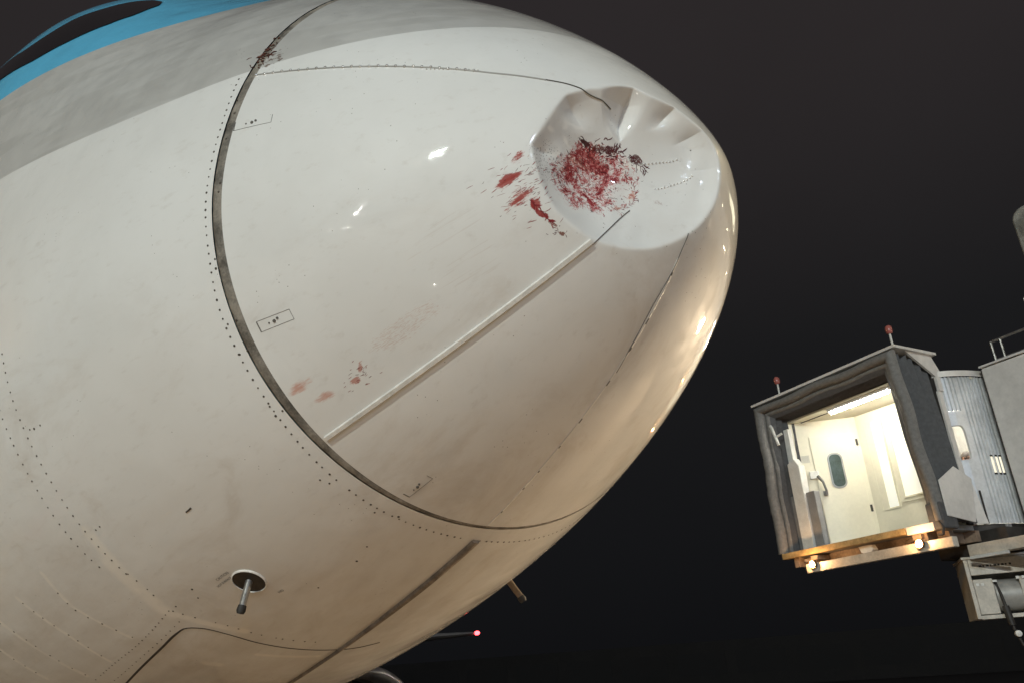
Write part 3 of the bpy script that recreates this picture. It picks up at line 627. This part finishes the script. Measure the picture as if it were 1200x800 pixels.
jb(MB().box(-1.62, 1.36, .40, 1.0, 2.402, 2.44).box(-1.62, 1.44, 1.0, 1.2, 2.402, 2.44).box(-1.62, 1.60, 1.2, 1.55, 2.402, 2.44).box(-1.62, 1.76, 1.55, 2.6, 2.402, 2.44).build('ceiling', ceilm, JB))
jb(MB().box(-1.62, 1.46, .06, 1.0, -.09, -.004).box(-.6, 1.42, 1.0, 1.5, -.09, -.004).box(-.6, 1.7, 1.5, 2.6, -.09, -.004).build('floor', greyp, JB))
# door in the slanting wall with its window, seam and hinges
dv = Vector((.80, .96, 0)).normalized(); dn = Vector((dv.y, -dv.x, 0)); dp = Vector((-1.30, .40, 0))
def onwall(a, z, o=.0): v = dp+dv*a+dn*o; return (v.x, v.y, z)
def wallbox(name, a0, a1, z0, z1, o0, o1, mat, par=JB, bevel=0):
    m_ = MB().hexa([onwall(a0, z0, o1), onwall(a1, z0, o1), onwall(a1, z0, o0), onwall(a0, z0, o0), onwall(a0, z1, o1), onwall(a1, z1, o1), onwall(a1, z1, o0), onwall(a0, z1, o0)])
    o = m_.build(name, mat, par, bevel=bevel)
    if par is JB: jb(o)
    return o
door = wallbox('door', .36, 1.18, .01, 2.10, .002, .022, cream, bevel=.004)
def oval(name, a, z, w, h, o, th, mat, par, n=8):
    pts = []; r = w*.42
    for cx, cz, a0 in ((w/2-r, h/2-r, 0), (-w/2+r, h/2-r, 90), (-w/2+r, -h/2+r, 180), (w/2-r, -h/2+r, 270)):
        for q in range(n): an = R(a0+90*q/(n-1)); pts.append(onwall(a+cx+r*math.cos(an), z+cz+r*math.sin(an), o))
    return MB().prism(pts, dn*th).build(name, mat, par)
fr_ = oval('window_frame', .74, 1.42, .27, .66, .022, .016, M('frame_grey', (.30, .31, .31), .4), door); 
oval('window', .74, 1.42, .21, .60, .0385, .004, M('dark_pane', (.07, .095, .09), .12, var=.2), door)
wallbox('hinge', 1.17, 1.21, 1.85, 1.97, .002, .035, dks); wallbox('hinge', 1.17, 1.21, .62, .74, .002, .035, dks)
wallbox('handle', .42, .50, .98, 1.06, .022, .05, greyp, door)
wallbox('wall_seam', .14, .155, .0, 1.25, .001, .004, dks)
# telephone handset on the wall
ph = wallbox('telephone', .24, .40, 1.30, 1.44, .002, .07, white, bevel=.01)
MB().tube([onwall(.37, 1.34, .09), onwall(.44, 1.22, .11), onwall(.47, 1.06, .10), onwall(.45, .98, .08)], [.03, .022, .022, .034], 8).build('handset', M('handset_grey', (.12, .115, .11), .5), ph, R(60))
wallbox('notice', .12, .30, 1.62, 1.76, .002, .005, M('notice_sheet', (.55, .53, .47), .6))
# pale glazed strips in the back wall
lit = M('lit_curtain', (.80, .80, .74), .5, var=.04, emit=(1, .98, .86), es=.35)
for x0, x1, z0, z1 in ((-.33, .0, .62, 2.20), (.16, .56, .75, 2.30)):
    p_ = jb(MB().box(x0, x1, 1.372, 1.385, z0, z1).build('glazed_strip', lit, JB))
    for a_ in ((x0-.035, x0-.002, z0-.03, z1+.03), (x1+.002, x1+.035, z0-.03, z1+.03), (x0-.002, x1+.002, z0-.03, z0-.002), (x0-.002, x1+.002, z1+.002, z1+.03)): MB().box(a_[0], a_[1], 1.36, 1.386, a_[2], a_[3]).build('frame_bar', cream, p_)
for q in range(5): jb(MB().box(.60+q*.03, .618+q*.03, 1.38, 1.405, .75, 2.30).build('curtain_slat', M('slat_pale', (.56, .58, .55), .4), JB))
jb(MB().box(.18, .74, 1.2, 1.30, .02, .62).box(.2, .72, 1.18, 1.31, .621, .65).build('parapet', cream, JB))
# ceiling batten light
bt = jb(MB().box(-.34, .98, .44, .60, 2.35, 2.40).build('batten_light', white, JB))
MB().tube([(-.30, .50, 2.33), (.94, .50, 2.33)], .028, 10).build('tube', M('fluorescent', (.9, .9, .85), .4, emit=(1, .95, .80), es=115), bt, R(40))
# control console, post and hook at the left of the opening
cs = jb(MB().prism([(-1.24, .16, 0), (-.98, .16, 0), (-.98, .16, 1.50), (-1.08, .16, 1.66), (-1.24, .16, 1.58)], (0, .16, 0)).build('console', white, JB, bevel=.012))
MB().box(-.975, -.78, .20, .34, 0, 1.0).build('cabinet', greyp, cs, bevel=.008)
MB().box(-1.34, -1.245, .20, .3, 0, 1.0).build('cabinet', greyp, cs, bevel=.008)
jb(MB().box(-1.30, -1.16, .26, .36, 1.62, 2.26).build('door_post', white, JB, bevel=.01))
jb(MB().tube([(-1.34, .02, 2.34), (-1.30, .0, 2.30), (-1.24, .0, 2.08), (-1.20, .0, 1.93)], .028, 8).tube([(-1.22, 0, 2.10), (-1.12, .05, 2.14)], .022, 8).build('hook_arm', white, JB, R(50)))
# sill, bumper bar and underframe
jb(MB().box(-1.56, 1.02, -.06, .05, -.10, -.002).build('sill_board', ply, JB, bevel=.006))
jb(MB().box(1.04, 1.52, -.05, .05, -.12, -.002).build('sill_plate', shell, JB, bevel=.006))
jb(MB().box(-1.02, 1.80, -.10, .02, -.41, -.26).build('bumper_bar', beige, JB, bevel=.012))
u = MB().box(-1.5, 1.5, .30, .40, -.24, -.095).box(-1.5, 1.5, .95, 1.05, -.26, -.095).box(-1.4, -1.3, .06, .94, -.26, -.095).box(1.2, 1.3, .06, .94, -.26, -.095)
u.bar((-1.2, .1, -.17), (.1, .9, -.17), .06, .05).bar((1.1, .1, -.17), (-.2, .9, -.18), .06, .05)
jb(u.build('underframe', steel, JB))
for x_ in (-.95, 1.1): jb(MB().box(x_, x_+.15, -.02, .45, -.20, -.13).build('bar_bracket', steel, JB))
jb(MB().prism([(-.02, .10, -.12), (.22, .10, -.12), (.26, .10, -.20), (.16, .10, -.27), (.02, .10, -.22)], (0, .12, 0)).build('sensor_box', white, JB))
jb(MB().tube([(1.60, -.02, .02), (1.66, -.04, -.10), (1.64, -.05, -.2), (1.56, -.05, -.2)], .022, 8).build('rubber_hook', dks, JB, R(60)))
jb(MB().box(1.44, 1.70, -.04, .30, -.12, .28).build('pad_end', fab, JB, bevel=.03))
for x in (-.80, 1.30):
    lp = empty('bumper_lamp', (x, -.13, FZ-.29)); lp.parent = JB
    MB().lathe([(0, .04), (.04, .03), (.062, .0), (.066, -.05), (.062, -.056)], axis='y', n=18).build('housing', dks, lp, R(40))
    MB().lathe([(0, -.004), (.03, -.012), (.052, -.030), (.061, -.055)], axis='y', n=18).build('reflector', M('glow_tint_reflector', (.85, .45, .18), .45, .3), lp, 9)  # bowl tinted orange to put a ring of glow round the bulb
    MB().lathe([(0, -.075), (.012, -.072), (.020, -.058), (.018, -.040), (.010, -.012)], axis='y', n=16).build('bulb', M('tungsten_bulb', (.9, .7, .4), .3, emit=(1, .58, .24), es=900), lp, 9)
    pl_ = bpy.data.lights.new('bulb_light', 'POINT'); pl_.energy = 20; pl_.color = (1, .56, .24); pl_.shadow_soft_size = .03
    po_ = bpy.data.objects.new('bulb_light', pl_); COL.objects.link(po_); po_.parent = lp; po_.location = (0, -.15, .05)
# --- corrugated curtain round the cab, its cap ring and skirt
pth = [(1.425, .99), (1.50, 1.07), (1.575, 1.17), (1.64, 1.30), (1.70, 1.46), (1.745, 1.63), (1.78, 1.82), (1.80, 2.05)]
pa_ = np.array(pth); dd_ = np.r_[0, np.cumsum(np.linalg.norm(np.diff(pa_, axis=0), axis=1))]
def along(d): return Vector((np.interp(d, dd_, pa_[:, 0]), np.interp(d, dd_, pa_[:, 1]), 0))
def wallseg(d0, d1, z0, z1, rib, out=0.):
    pts = []; d = d0; ph = 0
    while d < d1-1e-6:
        e_ = min(d+(.032 if rib else .02), d1); pts.append((d, ph)); ph ^= 1 if rib else 0
        if rib: pts.append((min(d+.022, d1), ph ^ 1)); 
        d = e_
    pts.append((d1, ph)); vs = []
    for d, h in pts:
        t = (along(min(d+.01, dd_[-1]))-along(max(d-.01, 0))).normalized(); nn = Vector((t.y, -t.x, 0)); p = along(d)+nn*((.024 if h else 0)+out)
        vs += [(p.x, p.y, z0), (p.x, p.y, z1)]
    return MB().add(vs, [(2*i, 2*i+2, 2*i+3, 2*i+1) for i in range(len(pts)-1)])
m_ = MB()
def addseg(*a, **k):
    q = wallseg(*a, **k); m_.add(q.v, q.f)
WA, WB, WZ0, WZ1 = .045, .335, 1.00, 1.63     # oval window in the flat panel
addseg(0, WA, .0, 2.44, False); addseg(WA, WB, .0, WZ0, False); addseg(WA, WB, WZ1, 1.85, False); addseg(WA, WB, 1.85, 2.44, True); addseg(WB, .40, .0, 2.44, False)
addseg(.40, dd_[-1], .0, 2.44, True)
jb(m_.build('corrugated_curtain', shell2, JB))
q = wallseg(0, dd_[-1], 2.44, 2.54, False, .05); q2 = wallseg(0, dd_[-1], 2.54, 2.545, False, -.2)
jb(q.build('cap_ring', shell, JB)); jb(wallseg(0, dd_[-1], -.26, -.002, False, -.04).build('skirt', dks, JB))
# rounded window frame: the corners of the hole are filled by a ring with an oval opening
fv = []; N_ = 40; rw, rh = (WB-WA)/2, (WZ1-WZ0)/2
for q in range(N_):
    an = q/N_*2*PI; cx, cz = math.cos(an), math.sin(an); k_1 = max(abs(cx), abs(cz)); sq = (cx/k_1, cz/k_1)
    ov = (np.sign(cx)*abs(cx)**.45*.88, np.sign(cz)*abs(cz)**.38*.94)
    for (xx, zz), h in (((sq[0]*1.03, sq[1]*1.02), .003), (ov, .003), ((ov[0]*.97, ov[1]*.985), .014), ((ov[0]*.93, ov[1]*.965), .014), ((ov[0]*.93, ov[1]*.965), -.04)):
        d = WA+rw+xx*rw; t = (along(d+.01)-along(d-.01)).normalized(); nn = Vector((t.y, -t.x, 0)); p = along(d)+nn*h; fv.append((p.x, p.y, (WZ0+WZ1)/2+zz*rh))
win = jb(MB().add(fv, [(q*5+i, ((q+1) % N_)*5+i, ((q+1) % N_)*5+i+1, q*5+i+1) for q in range(N_) for i in range(4)]).build('oval_window', shell2, JB, R(50)))
gm = NM('clear_glass'); gm.set(Base_Color=(1, .99, .95), Roughness=.02, IOR=1.45, Transmission_Weight=1.0)
MB().prism([(along(WA+.01)+Vector((-.03, .03, 0)))+Vector((0, 0, z)) if e else (along(WB-.01)+Vector((-.03, .03, 0)))+Vector((0, 0, z)) for e, z in ((1, WZ0+.01), (0, WZ0+.01), (0, WZ1-.01), (1, WZ1-.01))], (-.003, .003, 0)).build('pane', gm.m, win)
# added ceiling tube, itself unseen, that brightens the oval window
bt2 = jb(MB().box(1.08, 1.2, 1.3, 2.4, 2.35, 2.40).build('batten_light', white, JB))
MB().tube([(1.14, 1.35, 2.33), (1.14, 2.35, 2.33)], .028, 10).build('tube', M('added_fluorescent', (.9, .9, .85), .4, emit=(1, .96, .86), es=520), bt2, R(40))
# operator seated at the controls inside, only the head shows through the oval window
PX, PY, PF = 1.14, 1.86, -1.05                 # place inside the cab, facing the oval window
pm = NM('person_cloth_and_skin'); _, py_, pz_ = pm.sep(pm.tc.outputs['Object'])
pm.set(Base_Color=pm.mix(pm.math('MAXIMUM', pm.math('GREATER_THAN', pz_, 1.045), pm.math('GREATER_THAN', py_, .275)), (.035, .04, .06), (.48, .24, .15)), Roughness=.6)
vs_, es_, rs_ = [], [], []
def jt(p, r, par=None):
    vs_.append(p); rs_.append(r)
    if par is not None: es_.append((par, len(vs_)-1))
    return len(vs_)-1
pel = jt((0, 0, .54), .15); sp_ = jt((0, .01, .74), .135, pel); ch = jt((0, .01, .92), .15, sp_); nk = jt((0, .02, 1.06), .055, ch)
hd1 = jt((0, .045, 1.14), .075, nk); hd2 = jt((0, .04, 1.21), .09, hd1); jt((0, .03, 1.265), .07, hd2); jt((0, .135, 1.165), .014, hd1)
for s_ in (-1, 1):
    sh = jt((s_*.17, 0, .97), .06, ch); el_ = jt((s_*.235, .06, .74), .045, sh); wr_ = jt((s_*.15, .26, .70), .03, el_); pa = jt((s_*.14, .32, .70), .032, wr_)
    for q, L_ in enumerate((.072, .082, .076, .06)):
        k1 = jt((s_*(.108+q*.019), .36, .70), .0095, pa); k2 = jt((s_*(.108+q*.019), .36+L_*.55, .692), .0085, k1); jt((s_*(.108+q*.019), .36+L_, .668), .0075, k2)
    th = jt((s_*.10, .315, .695), .011, pa); jt((s_*.078, .35, .688), .009, th)
    hp_ = jt((s_*.10, .03, .52), .09, pel); kn = jt((s_*.13, .42, .53), .068, hp_); an_ = jt((s_*.13, .40, .10), .045, kn); jt((s_*.14, .54, .045), .036, an_)
me = bpy.data.meshes.new('person'); me.from_pydata(vs_, es_, []); person = bpy.data.objects.new('person', me); COL.objects.link(person); me.materials.append(pm.m)
sk = person.modifiers.new('skin', 'SKIN'); 
for v_, r_ in zip(me.skin_vertices[0].data, rs_): v_.radius = (r_, r_)
me.skin_vertices[0].data[0].use_root = True
sb_ = person.modifiers.new('subdivision', 'SUBSURF'); sb_.levels = sb_.render_levels = 2
for sm_ in [sk]: sm_.use_smooth_shade = True
_c, _s = math.cos(BY), math.sin(BY)
person.location = (-5.635+_c*PX-_s*PY, 11.44+_s*PX+_c*PY, FZ); person.rotation_euler = (0, 0, BY+PF-PI/2)
tag(person, 'person with dark hair behind the lit oval window, only the head showing', 'person')
MB().lathe([(.0, .115), (.045, .105), (.085, .065), (.100, .01), (.098, -.04), (.085, -.06)], (0, .018, 1.215), n=16).build('hair', M('dark_hair', (.03, .018, .012), .6, var=.3, scale=60), person, 9)
b = MB()
for s_ in (-1, 1): b.lathe([(0, .012), (.010, .006), (.012, 0), (0, -.01)], (s_*.034, .118, 1.205), 'y', 8)
tag(b.build('eyes', M('eye', (.05, .04, .035), .2), person, 9), kind='stuff')
stl = tag(empty('stool', (person.location.x, person.location.y, FZ), BY), 'low stool under the person seated inside the cab', 'stool')
MB().lathe([(0, .36), (.17, .36), (.18, .38), (.17, .405), (0, .405)], n=20).build('seat', rubber, stl, R(40)); MB().tube([(0, 0, 0.03), (0, 0, .36)], .03, 8).build('stem', metal, stl, R(40)); MB().lathe([(.17, 0), (.17, .02), (.03, .03)], n=16).build('foot', dks, stl)

for q in range(3):
    d = dd_[-1]-.52+q*.085; p = along(d)
    v_ = jb(MB().box(p.x+.012, p.x+.026, p.y-.018, p.y+.018, .80, 1.06).build('vent_slot', M('lit_slot', (.8, .75, .6), .4, emit=(1, .90, .68), es=.9), JB))
    for z_ in (1.065, .77): MB().box(p.x+.010, p.x+.03, p.y-.022, p.y+.022, z_, z_+.025).build('clip', dks, v_)
for x_, y_ in ((1.56, 1.1), (1.60, 1.17)): jb(MB().box(x_, x_+.014, y_, y_+.03, .0, .52).build('guide_rail', dks, JB))
# --- telescoping tunnel with roof rails, its legs out to the rotunda
tn = jb(MB().box(1.93, 15, 1.62, 4.5, -.12, 2.52).build('tunnel', shell, JB, bevel=.03))
jb(MB().box(1.90, 1.93, 1.66, 4.46, -.10, 2.50).build('tunnel_gasket', dks, JB))
jb(MB().prism([(1.93, 1.58, 2.525), (15, 1.58, 2.525), (15, 3.06, 2.70), (1.93, 3.06, 2.70)], (0, 0, .03)).build('roof_panel', shell, JB))
def rail(x0, x1, y, z0, z1, posts, mid=True):
    o = empty('railing', (0, 0, FZ)); o.parent = JB
    MB().tube([(x0, y, z1), (x1, y, z1)], .022, 8).build('top_rail', metal, o, R(40))
    for x in posts: MB().tube([(x, y, z0), (x, y, z1-.0)], .02, 8).build('post', metal, o, R(40))
    if mid: MB().tube([(x0, y, (z0+z1)/2-.12), (x1, y, (z0+z1)/2-.12)], .015, 8).build('mid_rail', metal, o, R(40))
rail(2.17, 12, 1.72, 2.53, 2.92, (2.17, 2.33, 3.8, 5.3, 6.8, 8.3, 9.8, 12)); rail(2.66, 12, 2.2, 2.6, 3.60, (2.66, 4.2, 5.7, 7.2, 9, 12), False)
jb(MB().box(1.36, 15, .86, 1.06, -.47, -.30).build('side_beam', beige, JB, bevel=.01))
jb(MB().box(1.40, 2.0, .80, .86, -.52, -.475).build('beam_shelf', white, JB))
jb(MB().box(.7, 1.9, 1.1, 2.4, -.44, -.10).build('turntable', dks, JB))
for y_ in (1.9, 4.0): jb(MB().box(1.95, 14, y_, y_+.2, -.4, -.13).build('tunnel_beam', dks, JB))
for y_ in (1.9, 3.9): jb(MB().box(6.0, 6.4, y_, y_+.4, -2.79, -.41).build('drive_column', beige, JB))
jb(MB().box(5.9, 6.5, 1.6, 4.6, -3.1, -2.8).build('axle_beam', beige, JB))
for yy in (1.75, 4.45): jb(MB().lathe([(.1, -.15), (.42, -.15), (.46, -.1), (.46, .1), (.42, .15), (.1, .15)], (6.2, yy, -2.96), 'y', 24).build('wheel', rubber, JB, R(40)))
jb(MB().lathe([(1.1, -3.41), (1.1, -3.2), (.55, -3.2), (.55, -.2), (2.1, -.2), (2.1, 2.5), (0, 2.9)], (15.5, 3.0, 0), 'z', 28).build('rotunda', shell, JB, R(40)))
for x_, z_ in ((3.4, 1.9), (4.3, 2.25), (5.6, 1.2), (6.2, 2.2), (8.2, 2.2), (10.6, 2.2), (13.2, 2.2)):
    wl_ = empty('wall_lamp', (x_, 1.60, FZ+z_)); wl_.parent = JB
    MB().box(-.08, .08, -.03, .02, -.06, .06).build('housing', dks, wl_)
    MB().lathe([(0, -.10), (.04, -.085), (.055, -.05), (.05, -.031)], axis='y', n=12).build('lens', M('lamp_warm', (.9, .8, .6), .3, emit=(1, .82, .55), es=70), wl_, 9)
# --- hoist box hanging below the cab
hx = Vector((.75, .66, 0)).normalized(); hy = Vector((-.66, .75, 0)).normalized(); hp = Vector((1.17, .95, 0))
hb = empty('hoist_box', (hp.x, hp.y, FZ), math.atan2(hx.y, hx.x)); hb.parent = JB
MB().box(0, .06, 0, .95, -1.38, -.50).build('side_panel', beige, hb, bevel=.008)
MB().box(.84, .90, 0, .95, -1.38, -.50).build('side_panel', beige, hb, bevel=.008)
MB().box(.062, .838, .0, .05, -.74, -.50).build('header', beige, hb, bevel=.006)
MB().box(.062, .838, .45, .5, -1.30, -.50).build('back_panel', greyp, hb); MB().box(.062, .838, .02, .44, -1.385, -1.33).build('floor_panel', beige, hb); MB().box(.70, .836, .03, .40, -1.32, -.80).build('gear_case', beige, hb, bevel=.01)
MB().box(-.02, .92, -.02, .97, -.495, -.46).build('lid', beige, hb)
MB().tube([(.345, .25, -1.05), (.695, .25, -1.05)], .235, 28).build('cable_drum', M('drum_grey', (.40, .385, .36), .45, .2, var=.15), hb, R(40))
MB().box(.066, .34, .03, .40, -1.32, -.80).build('gear_case', beige, hb, bevel=.01)
k_t = MB()
for q, w_ in enumerate((.05, .03, .045, .025, .05, .035, .045, .03, .04)): k_t.box(.20+q*.052, .20+q*.052+w_*.8, -.004, -.001, -.625, -.597)
tag(k_t.build('stencil_mark', ink, hb), kind='stuff')
for a_ in ((.33, .39, -.01, .03, -.86, -.83), (.10, .14, .022, .03, -.9, -.86), (.17, .21, .022, .03, -.9, -.86), (.66, .70, .0, .02, -.84, -.80), (.74, .78, .0, .02, -.84, -.80)): MB().box(*a_).build('clip', white, hb)
MB().tube([(.38, .1, -.85), (.40, .0, -1.05), (.42, -.04, -1.30), (.44, -.05, -1.55), (.50, -.05, -1.78), (.56, -.05, -1.86), (.70, -.02, -1.92), (.95, .02, -1.88)], .022, 8).tube([(.41, -.03, -1.22), (.43, -.05, -1.5)], .05, 8).build('power_cable', dks, hb, R(60))
MB().lathe([(0, -.05), (.045, -.04), (.05, .03), (0, .04)], (.47, -.09, -1.62), 'y', 12).build('plug', white, hb, R(50))

# ------------------------------------------------------------------ second bridge cab above, at the right edge
UB = tag(empty('upper_bridge', (-5.635, 11.44, 0), BY), 'weathered grey hood corner of a higher bridge above the railings at right edge', 'boarding bridge')
def ub(o): o.location = (0, 0, FZ); return o
def rounded(x0, x1, z0, z1, r, y0, d, name, mat, bev=.04):
    pts = [(x0, y0, z0), (x1, y0, z0), (x1, y0, z1)]+[(x0+r-r*math.sin(R(a)), y0, z1-r+r*math.cos(R(a))) for a in range(0, 91, 15)]
    return ub(MB().prism(pts, (0, d, 0)).build(name, mat, UB, R(40), bevel=bev))
hood_m = M('hood_fabric', (.27, .26, .235), .75, var=.35, scale=6, bump=.012)
rounded(2.86, 9.0, 3.86, 5.16, .22, 2.2, .9, 'hood', hood_m)
rounded(3.08, 8.8, 3.86, 4.95, .18, 2.12, .07, 'hood_lining', pad, .02)
rounded(3.0, 12.0, 3.7, 5.05, .1, 3.12, 2.4, 'cab_box', shell)
ub(MB().box(3.35, 5.9, 2.08, 2.115, 3.9, 4.75).build('lit_opening', M('lit_cab', (.7, .68, .5), .5, emit=(1, .93, .66), es=2.2), UB))
ub(MB().box(9.4, 9.8, 5.55, 5.95, -3.42, 3.7).box(9.0, 9.8, 3.3, 5.95, 3.4, 3.69).build('post', beige, UB))

# ------------------------------------------------------------------ terminal, far dark building
TB = tag(empty('terminal', (34, 28, 0)), 'long unseen terminal, its windows lit to throw soft light on the parked airliner', 'terminal building')
tw = M('terminal_cladding', (.30, .29, .28), .6, var=.1, scale=.4); tl = M('added_window_glow', (.4, .38, .33), .3, emit=(1, .88, .66), es=1.6); td = M('unlit_window', (.02, .022, .026), .1)  # lit panes are an added glow, soft front light for the nose
MB().box(-8, 12, -30, 40, -.03, 14).build('wall', tw, TB); MB().box(-8.6, 12.4, -30.5, 40.5, 14.003, 14.6).build('roof', shell, TB)
wa = MB().box(-8.06, -8.005, 0, 3.0, 0, 2.6).build('window', tl, TB); wd = MB().box(-8.06, -8.005, 0, 3.0, 0, 2.6).build('window', td, TB)
k_ = 0
for zz in (1.2, 5.0, 9.2):
    for yy in range(20):
        src = wa if (zz == 5.0 and yy % 5 != 3) or (rng.random() < .3) else wd
        w_ = src if k_ in () else src.copy()
        COL.objects.link(w_); w_.location = (0, -29+yy*3.4, zz); k_ += 1
bpy.data.objects.remove(wa); bpy.data.objects.remove(wd)
DB = tag(empty('dark_building', (-45, 78, 0), R(28)), 'unlit dark building low on the horizon behind the bridge', 'building')
dk = M('unlit_facade', (.040, .038, .040), .8, var=.2, scale=.3)
MB().box(-90, 75, 0, 14, -.03, 4.4).build('wall', dk, DB); MB().box(-90, 75, .3, 14, 4.402, 4.5).build('roof', dk, DB)
wd = MB().box(0, 5, -.05, -.006, 0, 2.2).build('window', M('dull_window', (.036, .035, .038), .8), DB); wd.location = (-88, 0, 1.2)
for q in range(1, 27):
    w_ = wd.copy(); COL.objects.link(w_); w_.location = (-88+q*6.1, 0, 1.2)

# ------------------------------------------------------------------ floodlight masts
galv = M('galvanised', (.32, .32, .31), .5, .6, var=.2)
NAMES_ = ['tall mast of three white floodlights behind the photographer', 'lamp post with one white floodlight on the far stand', 'low portable floodlight on the far stand',
          'mast of three cool floodlights beside the terminal', 'added mast of two orange floodlights that warms the ground ahead of the nose', 'added unseen mast of two amber floodlights that warms the ground off the right wing', 'added unseen light tower that brightens the ground under the nose from port']
for (bx, by, hh, aim, nl, wt, colr, wd_, spr), lab in zip(MASTS, NAMES_):
    t = tag(empty('floodlight_mast', (bx, by, 0)), lab, 'floodlight mast', 'floodlight masts round the apron')
    d = Vector((aim[0]-bx, aim[1]-by, 0)).normalized(); sd = Vector((-d.y, d.x, 0))
    back = -d*.8
    MB().tube([back, back+Vector((0, 0, hh-.4))], [.05+hh*.009, .05+hh*.004], 12).build('pole', galv, t, R(40))
    L_ = nl*wd_*1.25
    MB().bar(back+sd*L_/2+Vector((0, 0, hh-.45)), back-sd*L_/2+Vector((0, 0, hh-.45)), .12, .12).build('crossarm', galv, t)
    for q in range(nl):
        c_ = sd*(q-(nl-1)/2)*wd_*1.25+Vector((0, 0, hh)); dirv = (Vector(aim)-Vector((bx, by, 0))-c_).normalized(); rot = dirv.to_track_quat('-Z', 'Y').to_matrix().to_4x4()
        rot.translation = c_
        h_ = MB().box(-wd_/2-.06, wd_/2+.06, -.28, .28, .02, .30).build('lamp_head', dks, t); h_.matrix_local = rot
        flood('floodlight', Vector((bx, by, 0))+c_, aim, wt, colr, wd_, .42, spr)
# small inspection lamp on the ground near the photographer
wl = tag(empty('work_lamp', (.72, -2.75, 0)), 'small work lamp standing on the concrete below the nose', 'work lamp')
MB().tube([(0, 0, .0), (0, 0, .62)], .015, 8).tube([(-.2, 0, 0), (.2, 0, 0)], .02, 8).tube([(0, -.2, 0), (0, .2, 0)], .02, 8).build('stand', dks, wl, R(40))
MB().lathe([(0, -.03), (.04, -.03), (.05, .0), (.05, .02)], (0, 0, .65), 'y', 12).build('lamp_head', dks, wl, R(40))
MB().lathe([(0, .028), (.03, .026), (.048, .018)], (0, 0, .65), 'y', 12).build('lens', M('lamp_lens', (.9, .9, .9), .3, emit=(1, .95, .88), es=60), wl, 9)
